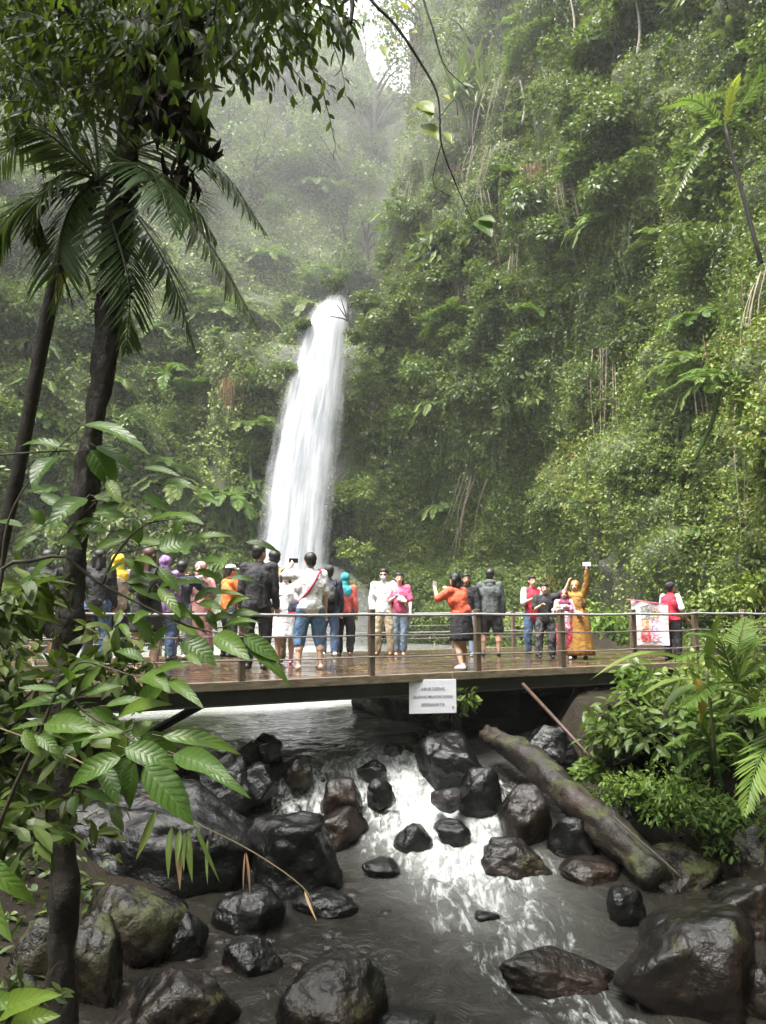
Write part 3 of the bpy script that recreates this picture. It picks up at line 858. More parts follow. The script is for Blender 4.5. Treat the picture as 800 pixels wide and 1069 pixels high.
# ------------------------------------------------------------------ trees on the rims and slopes
def tree_parts(seed, H, cr, n, L, mat):
    r = np.random.default_rng(seed)
    tr = MB(); tips = []
    tp = smooth_path([(0, 0, -1.5), (.12 * H * r.normal() * .5, 0, H * .35), (.05 * H * r.normal(), .05 * H * r.normal(), H * .72)], 10)
    tr.tube(tp, np.linspace(.028 * H, .014 * H, 10), 8, .3)
    for k in range(7):
        s = tp[5 + k % 5]; a = r.uniform(0, 6.28)
        e = s + np.array((math.cos(a) * cr * .8, math.sin(a) * cr * .8, r.uniform(.1, .35) * H)); tips.append(e)
        tr.tube(smooth_path([s, (s + e) / 2 + np.array((0, 0, .04 * H)), e], 6), np.linspace(.012 * H, .004 * H, 6), 5, .3)
    cen = np.array(tips + [tp[-1] + np.array((0, 0, .12 * H))] + [tips[k] + r.normal(size=3) * cr * .4 for k in range(6)])
    rr = cr * r.uniform(.28, .5, len(cen))
    pk = r.choice(len(cen), n, p=rr ** 2 / (rr ** 2).sum())
    d = rand_dir(n, r); d[:, 2] = d[:, 2] * .75 + .1
    p = cen[pk] + d * (rr[pk] * r.random(n) ** .4)[:, None]
    V, Fc = leaf_cloud(p, unit(d + .7 * r.normal(size=(n, 3)) - UP * .4), unit(d * .4 + UP * .8 + .5 * r.normal(size=(n, 3))), L * r.uniform(.6, 1.4, n), L * .55)
    t = np.clip(.5 + (r.normal(size=len(cen)) * .13)[pk] + .13 * r.normal(size=n), 0, 1)
    cm = np_mesh('crown', V, Fc, mat, {'tint': np.repeat(t, 4)})
    return tr.mesh('trunk', M['bark'], True), cm
TR = [tree_parts(501, 7, 2.4, 1500, .30, G['shrub']), tree_parts(502, 9, 2.2, 1500, .28, G['shrub']), tree_parts(503, 6, 2.6, 1700, .28, G['pale'])]
def tree(loc, k, s, label, group=None, rz=0):
    e = empty('jungle_tree', loc, rz); e.scale = (s, s, s)
    link('trunk', TR[k][0], e); link('crown', TR[k][1], e)
    tag(e, label, 'tree', group)
for (px, py, s, k, lab) in [(300, 150, 1.2, 1, 'hazy tree on the slope just left of the bright sky gap'), (262, 215, 1.0, 0, 'misty tree above the left wall of the waterfall'),
                            (360, 205, 1.1, 2, 'faint tree in the mist straight above the waterfall'), (392, 165, 1.2, 1, 'slender hazy tree right of the sky gap'),
                            (225, 165, 1.1, 2, 'misty tree behind the drooping palm fronds'), (20, 235, 1.1, 0, 'pale tree in mist at the far left slope'),
                            (30, 330, .8, 2, 'light green tree low on the far left slope'), (440, 60, 1.2, 0, 'hazy tree on the rim beside the spiky screw pine'),
                            (560, 40, 1.1, 1, 'tree on the misty rim above the dried vines'), (640, 60, 1.0, 0, 'tree on the upper right rim left of the young palm'),
                            (150, 455, .6, 2, 'bright bushy tree low behind the big shrub leaves'), (100, 330, .8, 0, 'dark tree behind the leaning trunk on the left slope'),
                            (290, 95, 1.2, 2, 'hazy tree crown under the overhanging leaves at top')]:
    d = wall_d(px, py, .3)
    tree(P(px, py + 25, d), k, s * d / 55, lab, rz=rng.uniform(0, 6))
place_trees = pick(42, (cc[..., 2] > 22) * facing / dist)
for a in range(42):
    p = place_trees[0][a]
    tree(p, int(rng.integers(3)), rng.uniform(.6, 1.15), 'hazy green tree among many high on the gorge walls', 'trees high on the gorge walls', rng.uniform(0, 6))

# bare pale trunks / lianas hanging in front of the upper right wall
for (px, py0, py1, lab) in [(597, 0, 50, 'thin pale bare trunk high on the right wall near the top edge'), (545, 90, 130, 'short pale snag on the wall left of the dried vines'), (665, 0, 60, 'thin pale bare trunk on the upper right wall'), (508, 300, 370, 'thin pale liana stem hanging under the overhang')]:
    d = wall_d(px, (py0 + py1) / 2, 1.1); mb = MB()
    mb.tube(smooth_path([P(px, py1, d), P(px + 3, (py0 + py1) / 2, d), P(px - 2, py0 - 6, d)], 8), np.linspace(.10, .05, 8), 6, .3)
    tag(mb.build('bare_snag', m_simple('pale_trunk', (.22, .20, .17), .8, .3) if 'pale_trunk' not in bpy.data.materials else bpy.data.materials['pale_trunk'], smooth=True), lab, 'snag')

# screw pine on the ridge
def spiky(px, py, d, L, n, label, seed, w=.09):
    r = np.random.default_rng(seed); e = empty('screw_pine', P(px, py, d)); mb = MB(); st = MB()
    for c in [np.array((0, 0, 0)), np.array((.9, .2, -1.0)), np.array((-.9, 0, -1.4)), np.array((.5, 0, -2.3)), np.array((1.6, 0, -2.2))]:
        st.tube(smooth_path([(0, 0, -5.5), c * .5 + np.array((0, 0, -1.5)), c], 7), .07, 6)
        for k in range(n):
            a = r.uniform(0, 6.28); up = r.uniform(.2, 1.6); l = L * r.uniform(.6, 1.05)
            p = [c + np.array((math.cos(a) * l * t * .55, math.sin(a) * l * t * .55, l * (up * t * .75 - max(0, 1.1 - up) * t * t))) for t in np.linspace(0, 1, 6)]
            p = np.array(p); ax = np.gradient(p, axis=0); sd = unit(np.cross(ax, UP) + 1e-4) * (w * np.array((.8, 1, .9, .7, .45, .03)))[:, None]
            V = np.concatenate([p + sd, p - sd]); i_ = np.arange(5)
            mb.add(V, np.stack([i_, i_ + 1, i_ + 7, i_ + 6], 1), np.clip(.7 + .2 * r.normal(), 0, 1))
    link('crown', mb.mesh('crown', G['pale']), e); link('trunk', st.mesh('trunk', M['bark'], True), e)
    tag(e, label, 'screw pine')
spiky(490, 82, wall_d(490, 100, 3.2), 3.0, 34, 'spiky leaved screw pine standing on the misty ridge', 601, .13)

# young palm with a yellow leaf, right edge
def slope_palm():
    d = 19.0
    e = empty('young_palm', P(785, 265, d)); inv_ = np.array(e.location)
    st = MB(); st.tube(smooth_path([P(795, 275, d) - inv_, P(772, 190, d) - inv_, P(757, 132, d) - inv_], 9), np.linspace(.06, .04, 9), 7); link('trunk', st.mesh('trunk', M['bark'], True), e)
    for (x1, y1, x2, y2, mt, tb) in [(725, 105, 690, 112, 'fern', .6), (735, 150, 702, 212, 'palm', .9), (765, 95, 772, 78, 'lime', .45), (785, 95, 800, 68, 'fern', .4), (740, 130, 722, 150, 'fern', .8), (780, 130, 812, 170, 'palm', .5)]:
        pts = smooth_path([P(757, 132, d) - inv_, P(x1, y1, d - .3) - inv_, P(x2, y2, d - .6) - inv_], 10)
        fb = MB(); fb.tube(pts, np.linspace(.02, .006, 10), 5, .5, False)
        frond_geo(fb, pts, .42 if mt != 'lime' else .22, .06, 22, tb, .25)
        link('frond', fb.mesh('frond', G[mt]), e)
    tag(e, 'young palm leaning out from right wall with one upright yellow frond', 'palm')
slope_palm()

# small yellow-green bush at the right edge, halfway up
def bush(px, py, d, rad, n, L, mat, label, seed, sink=0.0, **kw):
    o = link('bush', shrub_mesh('bush', rad, n, L, G[mat], seed, **kw), None, P(px, py, d) - np.array((0, 0, .45 * rad)))
    return tag(o, label, 'bush')
bush(785, 335, wall_d(785, 335, .4), .75, 500, .16, 'fern', 'bright yellow green bush at the right edge halfway up the wall', 611, tb=.95)
bush(548, 420 , wall_d(548, 420, .3), .7, 260, .26, 'cover', 'small broad leaved bush on the wall above the bridge centre', 612, tb=.7)
bush(685, 415, wall_d(685, 415, .3), .6, 240, .26, 'fern', 'bright broad leaved bush on the wall above the selfie taker', 613, tb=.9)
# round ivy-clad lump at the right foot of the falls
bush(367, 578, 49.0, 1.35, 1500, .17, 'cover', 'round bright green creeper clump beside the waterfall foot', 614, clumps=7, tb=.72, lean=.1)
bush(372, 512, 50.0, 1.6, 1500, .17, 'cover', 'tall creeper clump above the round one beside the falls', 615, clumps=8, tb=.6, lean=.1)
bush(362, 612, 48.0, .8, 600, .16, 'cover', 'small creeper clump below the round one by the falls', 616, clumps=6, tb=.66, lean=.1)

# leafy growth hiding both sides of the lip
for n_, (px, py, dd_, rad, lab) in enumerate([(381, 318, 50.2, 1.3, 'dense shrub overhanging the right side of the waterfall lip'), (372, 352, 50.0, .8, 'shrub hanging just below the lip on the right of the falls'), (318, 345, 50.6, .9, 'shrub on the left edge of the falls just under the lip'), (300, 388, 50.4, 1.0, 'shrub on the left edge of the falls a little below the lip'), (384, 392, 50.0, 1.3, 'drooping shrub beside the upper right edge of the falls'), (352, 296, 53.5, 1.0, 'shrub standing above the waterfall lip')]):
    bush(px, py, dd_, rad, int(1500 * rad), .15, 'shrub', lab, 640 + n_, tb=.5)
# forked bare plant at the fall's lip
mb = MB(); d = 49.5; o0 = P(372, 345, d)
for (x, y) in [(352, 318), (356, 312), (364, 314), (345, 330)]:
    mb.tube(smooth_path([P(374, 352, d), P(364, 335, d), P(x, y, d)], 7), np.linspace(.09, .03, 7), 5, .3)
tag(mb.build('bare_branch', M['bark'], smooth=True), 'dark forked branch reaching out over the lip of the falls', 'branch')

# ================================================================== the waterfall
fall = empty('waterfall', P(305, 600, 50.0))
fo = np.array(fall.location)
def fall_sheet(name, dd, wmul, dens, seed, shift=0.0, lo=0.0):
    ny, nx = 60, 28
    pys = np.linspace(306, 655, ny)
    V, uv, ed = [], [], []
    for j, py in enumerate(pys):
        t = (py - 318) / (600 - 318)
        lx = np.interp(py, [306, 320, 350, 400, 450, 520, 600, 655], [341, 329, 317, 303, 291, 280, 271, 266])
        rx = np.interp(py, [306, 320, 350, 400, 450, 520, 600, 655], [367, 366, 361, 358, 353, 345, 338, 336])
        mid = (lx + rx) / 2 + shift; hw = (rx - lx) / 2 * wmul * 1.28
        depth = 53.2 - dd - 3.0 * min(1, max(t, 0)) ** .55
        for i_ in range(nx):
            u = i_ / (nx - 1) * 2 - 1
            p = P(mid + hw * u, py, depth - .9 * math.sqrt(max(0, 1 - u * u)))
            V.append(p); uv.append((i_ / (nx - 1), j / ny * 3)); 
            ed.append(min(1.0, (1 - abs(u)) * 1.45) * min(1, max(0.0, (py - 300) / 30)))
    i_ = np.arange(ny - 1)[:, None] * nx + np.arange(nx - 1)[None]
    q_ = np.stack([i_, i_ + 1, i_ + nx + 1, i_ + nx], -1).reshape(-1, 4)
    link(name, np_mesh(name, np.array(V) - fo, q_, m_fall('falling_water_%d' % seed, dens, seed), {'edge': ed}, True, uv=np.array(uv)), fall)
fall_sheet('water_curtain', 0, .92, 2.3, 1)
fall_sheet('water_curtain', .9, .80, 1.5, 2, -2)
fall_sheet('spray_veil', 1.7, 1.12, .75, 3, -1)
tag(fall, 'tall white waterfall plunging over the gorge wall into pool', 'waterfall', kind='structure')
# thin side trickle on the bare rock
mb = MB()
for k in range(5):
    x0 = 349 - k * 1.0
    mb.tube(smooth_path([P(x0, 440 + k * 14, 51.6), P(x0 - 7, 500 + k * 8, 51.0), P(x0 - 13, 600, 50.4)], 12), .022, 4)
tag(mb.build('water_trickle', m_fall('trickle_water', 6, 9), smooth=True), 'thin white trickle down the dark rock right of the falls', 'trickle', kind='structure')

# ================================================================== light and air
w = bpy.data.worlds.new('World'); scene.world = w; w.use_nodes = True
nt = w.node_tree; nt.nodes.clear()
sky = nt.nodes.new('ShaderNodeTexSky'); sky.sky_type = 'NISHITA'; sky.sun_disc = False
SUN_EL, SUN_AZ = R(68), R(-125)      # azimuth from +Y, clockwise positive
sky.sun_elevation = SUN_EL; sky.sun_rotation = SUN_AZ
sky.air_density = 1.0; sky.dust_density = 4.0; sky.ozone_density = 1.0
hs = nt.nodes.new('ShaderNodeHueSaturation'); hs.inputs['Saturation'].default_value = .12
bg = nt.nodes.new('ShaderNodeBackground'); bg.inputs['Strength'].default_value = .105
wo = nt.nodes.new('ShaderNodeOutputWorld')
nt.links.new(sky.outputs[0], hs.inputs['Color']); nt.links.new(hs.outputs[0], bg.inputs['Color']); nt.links.new(bg.outputs[0], wo.inputs['Surface'])
ld = bpy.data.lights.new('sun', 'SUN'); ld.energy = 1.5; ld.angle = R(25); ld.color = (1, .96, .88)
lo = bpy.data.objects.new('sun', ld); col.objects.link(lo)
dv = Vector((math.sin(SUN_AZ) * math.cos(SUN_EL), math.cos(SUN_AZ) * math.cos(SUN_EL), math.sin(SUN_EL)))
lo.rotation_euler = dv.to_track_quat('Z', 'Y').to_euler()
hz = MB(); hz.box((0, 47, 46), (132, 142, 100))
k = NT('air'); pv = k.n('ShaderNodeVolumePrincipled'); pv.inputs['Color'].default_value = (.93, .95, .98, 1); pv.inputs['Density'].default_value = .0005; pv.inputs['Anisotropy'].default_value = .1
k.t.links.new(pv.outputs[0], k.out.inputs['Volume'])
ms_ = MB(); ms_.ellip((-15, 66, 44), (38, 34, 26), None, 40, 24)
k2 = NT('rising_mist'); pv2 = k2.n('ShaderNodeVolumePrincipled'); pv2.inputs['Color'].default_value = (.95, .96, .98, 1); pv2.inputs['Density'].default_value = .0024
k2.t.links.new(pv2.outputs[0], k2.out.inputs['Volume'])
tag(ms_.build('mist', k2.m), 'pale mist drifting over the top of the falls', 'mist', kind='stuff')
ms_ = MB(); ms_.ellip((-5.5, 48.5, 0), (5.5, 3.6, 4.2), None, 32, 18)
k3 = NT('spray_mist'); pv3 = k3.n('ShaderNodeVolumePrincipled'); pv3.inputs['Color'].default_value = (.97, .97, .98, 1); pv3.inputs['Density'].default_value = .07
k3.t.links.new(pv3.outputs[0], k3.out.inputs['Volume'])
tag(ms_.build('mist', k3.m), 'spray hanging over the foot of the falls', 'mist', kind='stuff')
tag(hz.build('haze', k.m), 'misty air filling the gorge', 'haze', kind='stuff')

scene.view_settings.view_transform = 'Standard'; scene.view_settings.look = 'None'
scene.view_settings.exposure = 3.0; scene.view_settings.gamma = 1
scene.view_settings.use_curve_mapping = False
cy = scene.cycles
cy.max_bounces = 6; cy.diffuse_bounces = 3; cy.glossy_bounces = 2; cy.transmission_bounces = 3; cy.volume_bounces = 1; cy.transparent_max_bounces = 12
cy.use_denoising = True; cy.caustics_reflective = False; cy.caustics_refractive = False
cy.sample_clamp_indirect = 6
# ================================================================== boulders
def rock_mesh(seed, dims, mat, sub=4, facets=11, sharp=14.0, rough=.05):
    r = np.random.default_rng(seed)
    bm_ = bpy.data.meshes.new('boulder')
    import bmesh
    bm = bmesh.new(); bmesh.ops.create_icosphere(bm, subdivisions=sub, radius=1.0); bm.to_mesh(bm_); bm.free()
    n = len(bm_.vertices); v = np.empty(n * 3, np.float32); bm_.vertices.foreach_get('co', v); v = v.reshape(-1, 3).astype(float)
    d = unit(v)
    pn = rand_dir(facets, r); pn[:, 2] *= .8; pn = unit(pn); ph = r.uniform(.60, 1.0, facets)
    dots = np.clip(d @ pn.T, .02, None) / ph
    rad = 1.0 / (np.sum(np.concatenate([dots, np.full((n, 1), 1.0)], 1) ** sharp, 1) ** (1 / sharp))
    pn2 = rand_dir(46, r); ph2 = r.uniform(.80, 1.0, 46)
    d2 = np.clip(d @ pn2.T, .02, None) / ph2
    rad2 = 1.0 / (np.sum(np.concatenate([d2, np.full((n, 1), .9)], 1) ** 40, 1) ** (1 / 40))
    rad = rad * (.35 + .65 * rad2 / .93) if sharp > 14 else rad * (.75 + .25 * rad2 / .93)
    rad = rad * (1 - .05 * np.abs(fbm(d * 2.6 + seed * 1.7, seed + 3, 3, .6)))
    rad = rad * (1 + rough * fbm(d * 2.3 + seed, seed, 4, .55) + rough * .35 * fbm(d * 7 + seed, seed + 9, 3, .6))
    v = d * rad[:, None] / .88 * np.asarray(dims) * .445
    bm_.vertices.foreach_set('co', v.astype(np.float32).ravel())
    bm_.polygons.foreach_set('use_smooth', np.ones(len(bm_.polygons), bool))
    bm_.materials.append(mat); bm_.update()
    return bm_

RK = [  # px centre, px bottom, px width, px height, water level, material, label, depth/width ratio, tilt, sharp
 (272, 832, 48, 34, -1.42, 'rock', 'dark angular boulder at the front of the small pile below the pool', .9, 0, 14),
 (283, 800, 32, 24, -1.32, 'rock_gloss', 'light topped boulder in the middle of the small pile below the pool', .9, .1, 16),
 (279, 781, 38, 15, -1.26, 'rock_grey', 'thin slab lying on top at the back of the small rock pile', .8, .2, 18),
 (259, 800, 28, 28, -1.32, 'rock', 'upright black rock at the left of the small pile below the pool', .9, 0, 14),
 (314, 822, 32, 32, -1.42, 'rock_gloss', 'streaky boulder at the right of the small pile below the pool', .9, -.15, 14),
 (357, 852, 50, 42, -1.60, 'rock_brown', 'brownish pointed boulder standing alone in the rapids', .9, .25, 18),
 (399, 840, 34, 28, -1.52, 'rock', 'small dark boulder in the rapids right of the brown pointed one', .9, -.1, 14),
 (389, 812, 30, 18, -1.38, 'rock', 'low dark rock at the lip of the rapids', .9, .15, 14),
 (411, 798, 34, 20, -1.34, 'rock_grey', 'flat pale slab at the lip of the rapids beside black boulders', .8, .25, 20),
 (354, 884, 60, 42, -1.85, 'rock_brown', 'dark wet boulder between the big angular one and the foam', .9, .1, 14),
 (308, 940, 128, 92, -2.02, 'rock', 'big angular black boulder at the left edge of the white water', .8, .12, 18),
 (434, 888, 44, 27, -1.86, 'rock', 'round rock washed over by the white water', .9, 0, 8),
 (474, 880, 46, 25, -1.80, 'rock', 'dark low rock with foam round it in mid rapids', .9, -.2, 12),
 (466, 842, 42, 22, -1.50, 'rock_grey', 'small rock breaking the smooth lip of the rapids', .9, 0, 10),
 (397, 911, 40, 16, -1.92, 'rock', 'nearly sunk flat rock in the foam', 1.0, 0, 10),
 (472, 826, 84, 62, -1.50, 'rock', 'big black boulder under the white sign', .9, 0, 12),
 (502, 846, 46, 46, -1.60, 'rock', 'black upright boulder between the sign and the round boulder', .9, .1, 14),
 (547, 884, 78, 70, -1.85, 'rock_gloss', 'large round glossy black boulder below the log', .9, 0, 8),
 (538, 913, 92, 36, -1.98, 'rock_gloss', 'tilted flat slab in front of the round glossy boulder', .6, .22, 16),
 (600, 900, 58, 48, -1.95, 'rock', 'dark boulder tucked under the middle of the log', .9, 0, 12),
 (622, 922, 76, 30, -2.0, 'rock_brown', 'low gravelly boulder beneath the lower end of the log', 1.0, 0, 10),
 (705, 928, 104, 46, -2.0, 'rock_moss', 'broad flat grey brown rock behind the end of the log', .9, -.05, 16),
 (790, 920, 58, 56, -1.9, 'rock_moss', 'brown mossy stump shaped rock at the right edge under the fern', .9, -.3, 14),
 (722, 1064, 150, 128, -2.10, 'rock_gloss', 'huge glistening wet boulder at bottom right', .9, .30, 15),
 (776, 980, 100, 66, -2.05, 'rock_gloss', 'shiny flat boulder behind the huge glistening one', .9, -.1, 14),
 (583, 1036, 120, 38, -2.10, 'rock_brown', 'long low brown rock with water sliding over it', .5, .18, 12),
 (653, 965, 42, 46, -2.03, 'rock', 'black boulder at the end of the log beside a small white spill', .9, 0, 12),
 (792, 1066, 44, 56, -2.10, 'rock_brown', 'brown boulder in the bottom right corner', .9, 0, 12),
 (158, 935, 225, 132, -2.0, 'rock', 'biggest black boulder at left behind the hanging blades', .7, .05, 14),
 (132, 1004, 128, 92, -2.05, 'rock_moss', 'rounded brown boulder with mossy side left of the shallows', .8, 0, 10),
 (260, 982, 76, 50, -2.08, 'rock', 'dark boulder alone in the shallows under the dry stalk', .9, .1, 12),
 (263, 1022, 66, 42, -2.1, 'rock', 'smaller round boulder in the shallows in front of the dark one', .9, 0, 10),
 (98, 1048, 84, 86, -2.05, 'rock_moss', 'angular mossy boulder beside the tree trunk base', .8, -.2, 18),
 (190, 1092, 140, 86, -2.1, 'rock_gloss', 'ridged wet boulder at the bottom edge left of centre', .8, .05, 18),
 (348, 1084, 122, 92, -2.12, 'rock_gloss', 'rounded glossy boulder at bottom centre in the stream', .85, 0, 9),
 (196, 1000, 52, 52, -2.05, 'rock', 'small boulder wedged beside the rounded brown boulder', .9, 0, 12),
 (40, 1030, 56, 66, -2.0, 'rock_moss', 'moss covered rock left of the tree trunk', .9, 0, 10),
 (340, 958, 70, 30, -2.05, 'rock', 'low sunken rock in front of the big angular boulder', .9, 0, 10),
 (22, 1066, 44, 44, -1.95, 'rock_grey', 'pale grey stone at the bottom left corner', .9, 0, 12),
 (425, 1078, 70, 24, -2.12, 'rock', 'half sunk rock at the bottom edge beside the glossy boulder', .9, 0, 10),
 (232, 872, 70, 90, -1.85, 'rock', 'black boulder leaning against the biggest one near the foam', .8, .1, 16),
 (440, 800, 40, 40, -1.40, 'rock', 'black boulder left of the sign boulder at the pool edge', .9, 0, 12),
 (572, 806, 70, 48, -1.3, 'rock', 'dark boulder in the shade under the bridge behind the log', .8, 0, 12),
 (668, 800, 90, 52, -1.0, 'rock', 'big shaded boulder under the right end of the bridge', .8, 0, 12),
 (505, 962, 34, 10, -2.06, 'rock', 'barely showing stone in the eddy left of the flat slab', .9, 0, 10),
]
for n_, (px, pb, wpx, hpx, zw, mt, lab, dr_, tilt, shp) in enumerate(RK):
    d = depth_on(pb, zw)
    wm = wpx * d / F; hm = hpx * d / F
    dims = np.array((wm * 1.06, wm * dr_, hm * 1.28))
    o = link('boulder', rock_mesh(900 + n_, dims, M[mt], 5 if wpx > 60 else 4, 17, shp * 2.4 if shp > 10 else shp * 1.3))
    c = P(px, pb - hpx * .5, d + wm * dr_ * .35)
    o.location = c - np.array((0, 0, hm * .12)); o.rotation_euler = (rng.normal() * .08, tilt, 0)
    tag(o, lab, 'boulder')

# pebbly bed in the shallows: scattered stones nobody could count
mb = MB(); r_ = np.random.default_rng(77)
for _ in range(420):
    x = r_.uniform(-2.6, .1); y = r_.uniform(6.2, 9.2); 
    s = r_.uniform(.03, .11)
    mb.ellip((x, y, waterz(x, y) - .03 + r_.uniform(-.05, .02) * 1.0), (s, s * r_.uniform(.6, 1), s * r_.uniform(.35, .6)), rotz(r_.uniform(0, 6)), 8, 6)
for _ in range(70):
    x = r_.uniform(1.6, 4.6); y = r_.uniform(7.2, 10.2); s = r_.uniform(.03, .10)
    mb.ellip((x, y, float(max(terrz(np.array([x]), np.array([y]))[0], waterz(x, y) - .05)) + s * .1), (s, s * r_.uniform(.6, 1), s * r_.uniform(.4, .7)), rotz(r_.uniform(0, 6)), 8, 6)
tag(mb.build('gravel', M['rock_brown'], smooth=True), 'wet brown pebbles in the shallows and along the bank', 'gravel', kind='stuff')

# ------------------------------------------------------------------ the fallen log
def log():
    p = [P(508, 766, 11.5), P(545, 788, 10.7), P(600, 834, 9.75), P(650, 882, 9.0), P(690, 920, 8.45)]
    pts = smooth_path(p, 46); n = 26
    mb = MB(); rad = np.interp(np.linspace(0, 1, 46), [0, .15, .45, .5, .85, .97, 1], [.15, .17, .19, .22, .225, .21, .16]) 
    mb.tube(pts, rad, n)
    V = np.concatenate(mb.V); nz = fbm(V * 2.4, 5, 4, .6) * .055 - np.abs(fbm((V @ np.array(((.6, 0, 0), (0, .6, 0), (.55, -.3, 1.0)))) * np.array((9, 3, 9)), 15, 3)) * .035 + fbm(V * np.array((9, 9, 9)), 8, 3) * .014
    c = pts[np.argmin(((V[:, None, ::1] - pts[None]) ** 2).sum(-1), 1)]
    V = V + unit(V - c) * nz[:, None]
    o = link('fallen_log', np_mesh('fallen_log', V, mb.F, m_rock('mossy_log', (.009, .007, .0055), .5, .5, (.3, .8)), None, True))
    tag(o, 'thick mossy fallen log slanting from under the bridge to the boulders', 'log')
log()
mb = MB(); mb.tube(smooth_path([P(640, 852, 9.0), P(664, 874, 8.7), P(692, 898, 8.4), P(712, 917, 8.25)], 8), .012, 6)
tag(mb.build('thin_branch', M['twig'], smooth=True), 'thin bare branch lying along the lower end of the log', 'branch')
mb = MB(); mb.tube([P(546, 714, 11.7), P(584, 755, 10.9), P(624, 799, 10.0)], .026, 8)
tag(mb.build('rusty_pipe', M['rust'], smooth=True), 'thin rusty pipe leaning from the bridge edge down to the bank', 'pipe')

# ================================================================== the bridge
BO = np.array((0.0, 11.1, 0.0)); bd = np.array((1, .52, 0)); bd /= np.linalg.norm(bd); bn = np.array((-bd[1], bd[0], 0))
BA = math.atan2(bd[1], bd[0]); BR = rotz(BA); BW = 6.0
def BP(s, t, z): return BO + bd * s + bn * t + np.array((0, 0, z))
S0, S1 = -9.5, 8.6
bridge = empty('footbridge', BP(0, 0, 0), BA); bi = BO
def L3(s, t, z): return np.array((s, t, z))       # bridge frame
def S_of_px(px):
    k = (px - 400) / F; x = k * BO[1] / (1 - k * .52); return x / bd[0]
tag(bridge, 'wide wooden footbridge with wire railings crossing the river below the falls', 'bridge')
mb = MB(); r_ = np.random.default_rng(3)
t = 0.06
while t < BW - .05:
    wdt = .16; s = S0
    while s < S1:
        ln = min(r_.uniform(2.2, 3.8), S1 - s)
        if ln > .1: mb.box(L3(s + ln / 2, t + wdt / 2, -.03 + r_.normal() * .0015), (ln - .008, wdt - .010, .05), tint=r_.random())
        s += ln
    t += wdt
mb.build('deck', M['deck'], bridge)
mb = MB(); mb.box(L3((S0 + S1) / 2, .0, -.055), (S1 - S0, .10, .115)); mb.box(L3((S0 + S1) / 2, BW + .05, -.055), (S1 - S0, .10, .115))
bevel(mb.build('edge_board', M['edge'], bridge), .008)
mb = MB()
for tt in (.12, BW / 3, 2 * BW / 3, BW - .12):
    mb.box(L3((S0 + S1) / 2, tt, -.21), (S1 - S0, .10, .19)); mb.box(L3((S0 + S1) / 2, tt - .0, -.309), (S1 - S0, .20, .014)); 
for s in np.arange(S0 + .4, S1, 1.1): mb.box(L3(s, BW / 2, -.10), (.10, BW - .2, .08))
mb.build('beam', M['steel_dark'], bridge)
mb = MB(); a = P(222, 729, 10.2) - BO; b = P(158, 765, 11.4) - BO
mb.tube([rotz(-BA) @ a, rotz(-BA) @ b], .062, 4); mb.build('brace', M['steel_dark'], bridge)
import bmesh
bm = bmesh.new(); bmesh.ops.create_grid(bm, x_segments=2, y_segments=2, size=1); bm.clear()
bmesh.ops.create_cube(bm, size=1.0); bmesh.ops.subdivide_edges(bm, edges=bm.edges[:], cuts=22, use_grid_fill=True)
am = bpy.data.meshes.new('abutment'); bm.to_mesh(am); bm.free()  # dark rock block, also standing in for the black shade under the deck
av = np.empty(len(am.vertices) * 3, np.float32); am.vertices.foreach_get('co', av); av = av.reshape(-1, 3) * np.array((5.4, 4.4, 1.9)) + np.array((4.75, 3.3, -1.27))
nd = unit(av - np.array((4.75, 3.3, -1.27))); av = av + nd * np.minimum(.16 * fbm(av * 1.7, 71, 4) - .05, .0)[:, None]
am.vertices.foreach_set('co', av.astype(np.float32).ravel()); am.materials.append(M['rock']); am.update(); link('abutment', am, bridge)
near_s = [S_of_px(p) for p in (255, 388, 497, 584, 658, 722, 773)]
near_s = [near_s[0] - 5.6, near_s[0] - 3.75, near_s[0] - 1.9] + near_s
def post(s, t, h=.93, w=.085):
    mb = MB(); mb.box(L3(s, t, h / 2 - .055), (w, w, h + .11)); 
    o = bevel(mb.build('post', M['post'], bridge), .008); return o
far_s = list(np.arange(S0 + .6, S1 + .1, 1.75))
for s in near_s: post(s, .0 - .003)
for s in far_s: post(s, BW + .05, .90, .09)
def rail_line(ss, t, z, rad, mat, name, sag=.012, kink=0):
    pts = []
    for i_ in range(len(ss) - 1):
        for u in np.linspace(0, 1, 9)[:-1]:
            pts.append(L3(ss[i_] + (ss[i_ + 1] - ss[i_]) * u, t, z - sag * 4 * u * (1 - u) + (.008 * math.sin(ss[i_] * 7.3))))
    pts.append(L3(ss[-1], t, z))
    mb = MB(); mb.tube(pts, rad, 8); mb.build(name, mat, bridge, smooth=True)
ns = [S0] + near_s + [S1]; fs = [S0] + far_s + [S1]
for ss, tt in ((ns, -.048), (fs, BW + .05 + .048)):
    rail_line(ss, tt, .86, .020, M['rail'], 'top_rail')
    rail_line(ss, tt, .57, .011, M['cable'], 'cable')
    rail_line(ss, tt, .27, .011, M['cable'], 'cable')
rail_line(fs, BW - .0, .42, .012, M['rail'], 'cable')

# fallen yellow leaves stuck to the boards
mb = MB(); r_ = np.random.default_rng(8); n = 90
s = r_.uniform(-3, 7, n); t = r_.uniform(.3, 5.6, n)
c = np.array([BP(a, b, .006) for a, b in zip(s, t)]); ax = rand_dir(n, r_); ax[:, 2] = 0
V, Fc, kk = leaf_cloud2(c, ax, np.tile(UP, (n, 1)), r_.uniform(.07, .15, n), r_.uniform(.04, .07, n), .05, .0)
mb.add(V, Fc, np.repeat(r_.random(n), kk))
tag(mb.build('fallen_leaves', G['yellow']), 'yellow fallen leaves scattered over the wet bridge boards', 'leaves', kind='stuff')

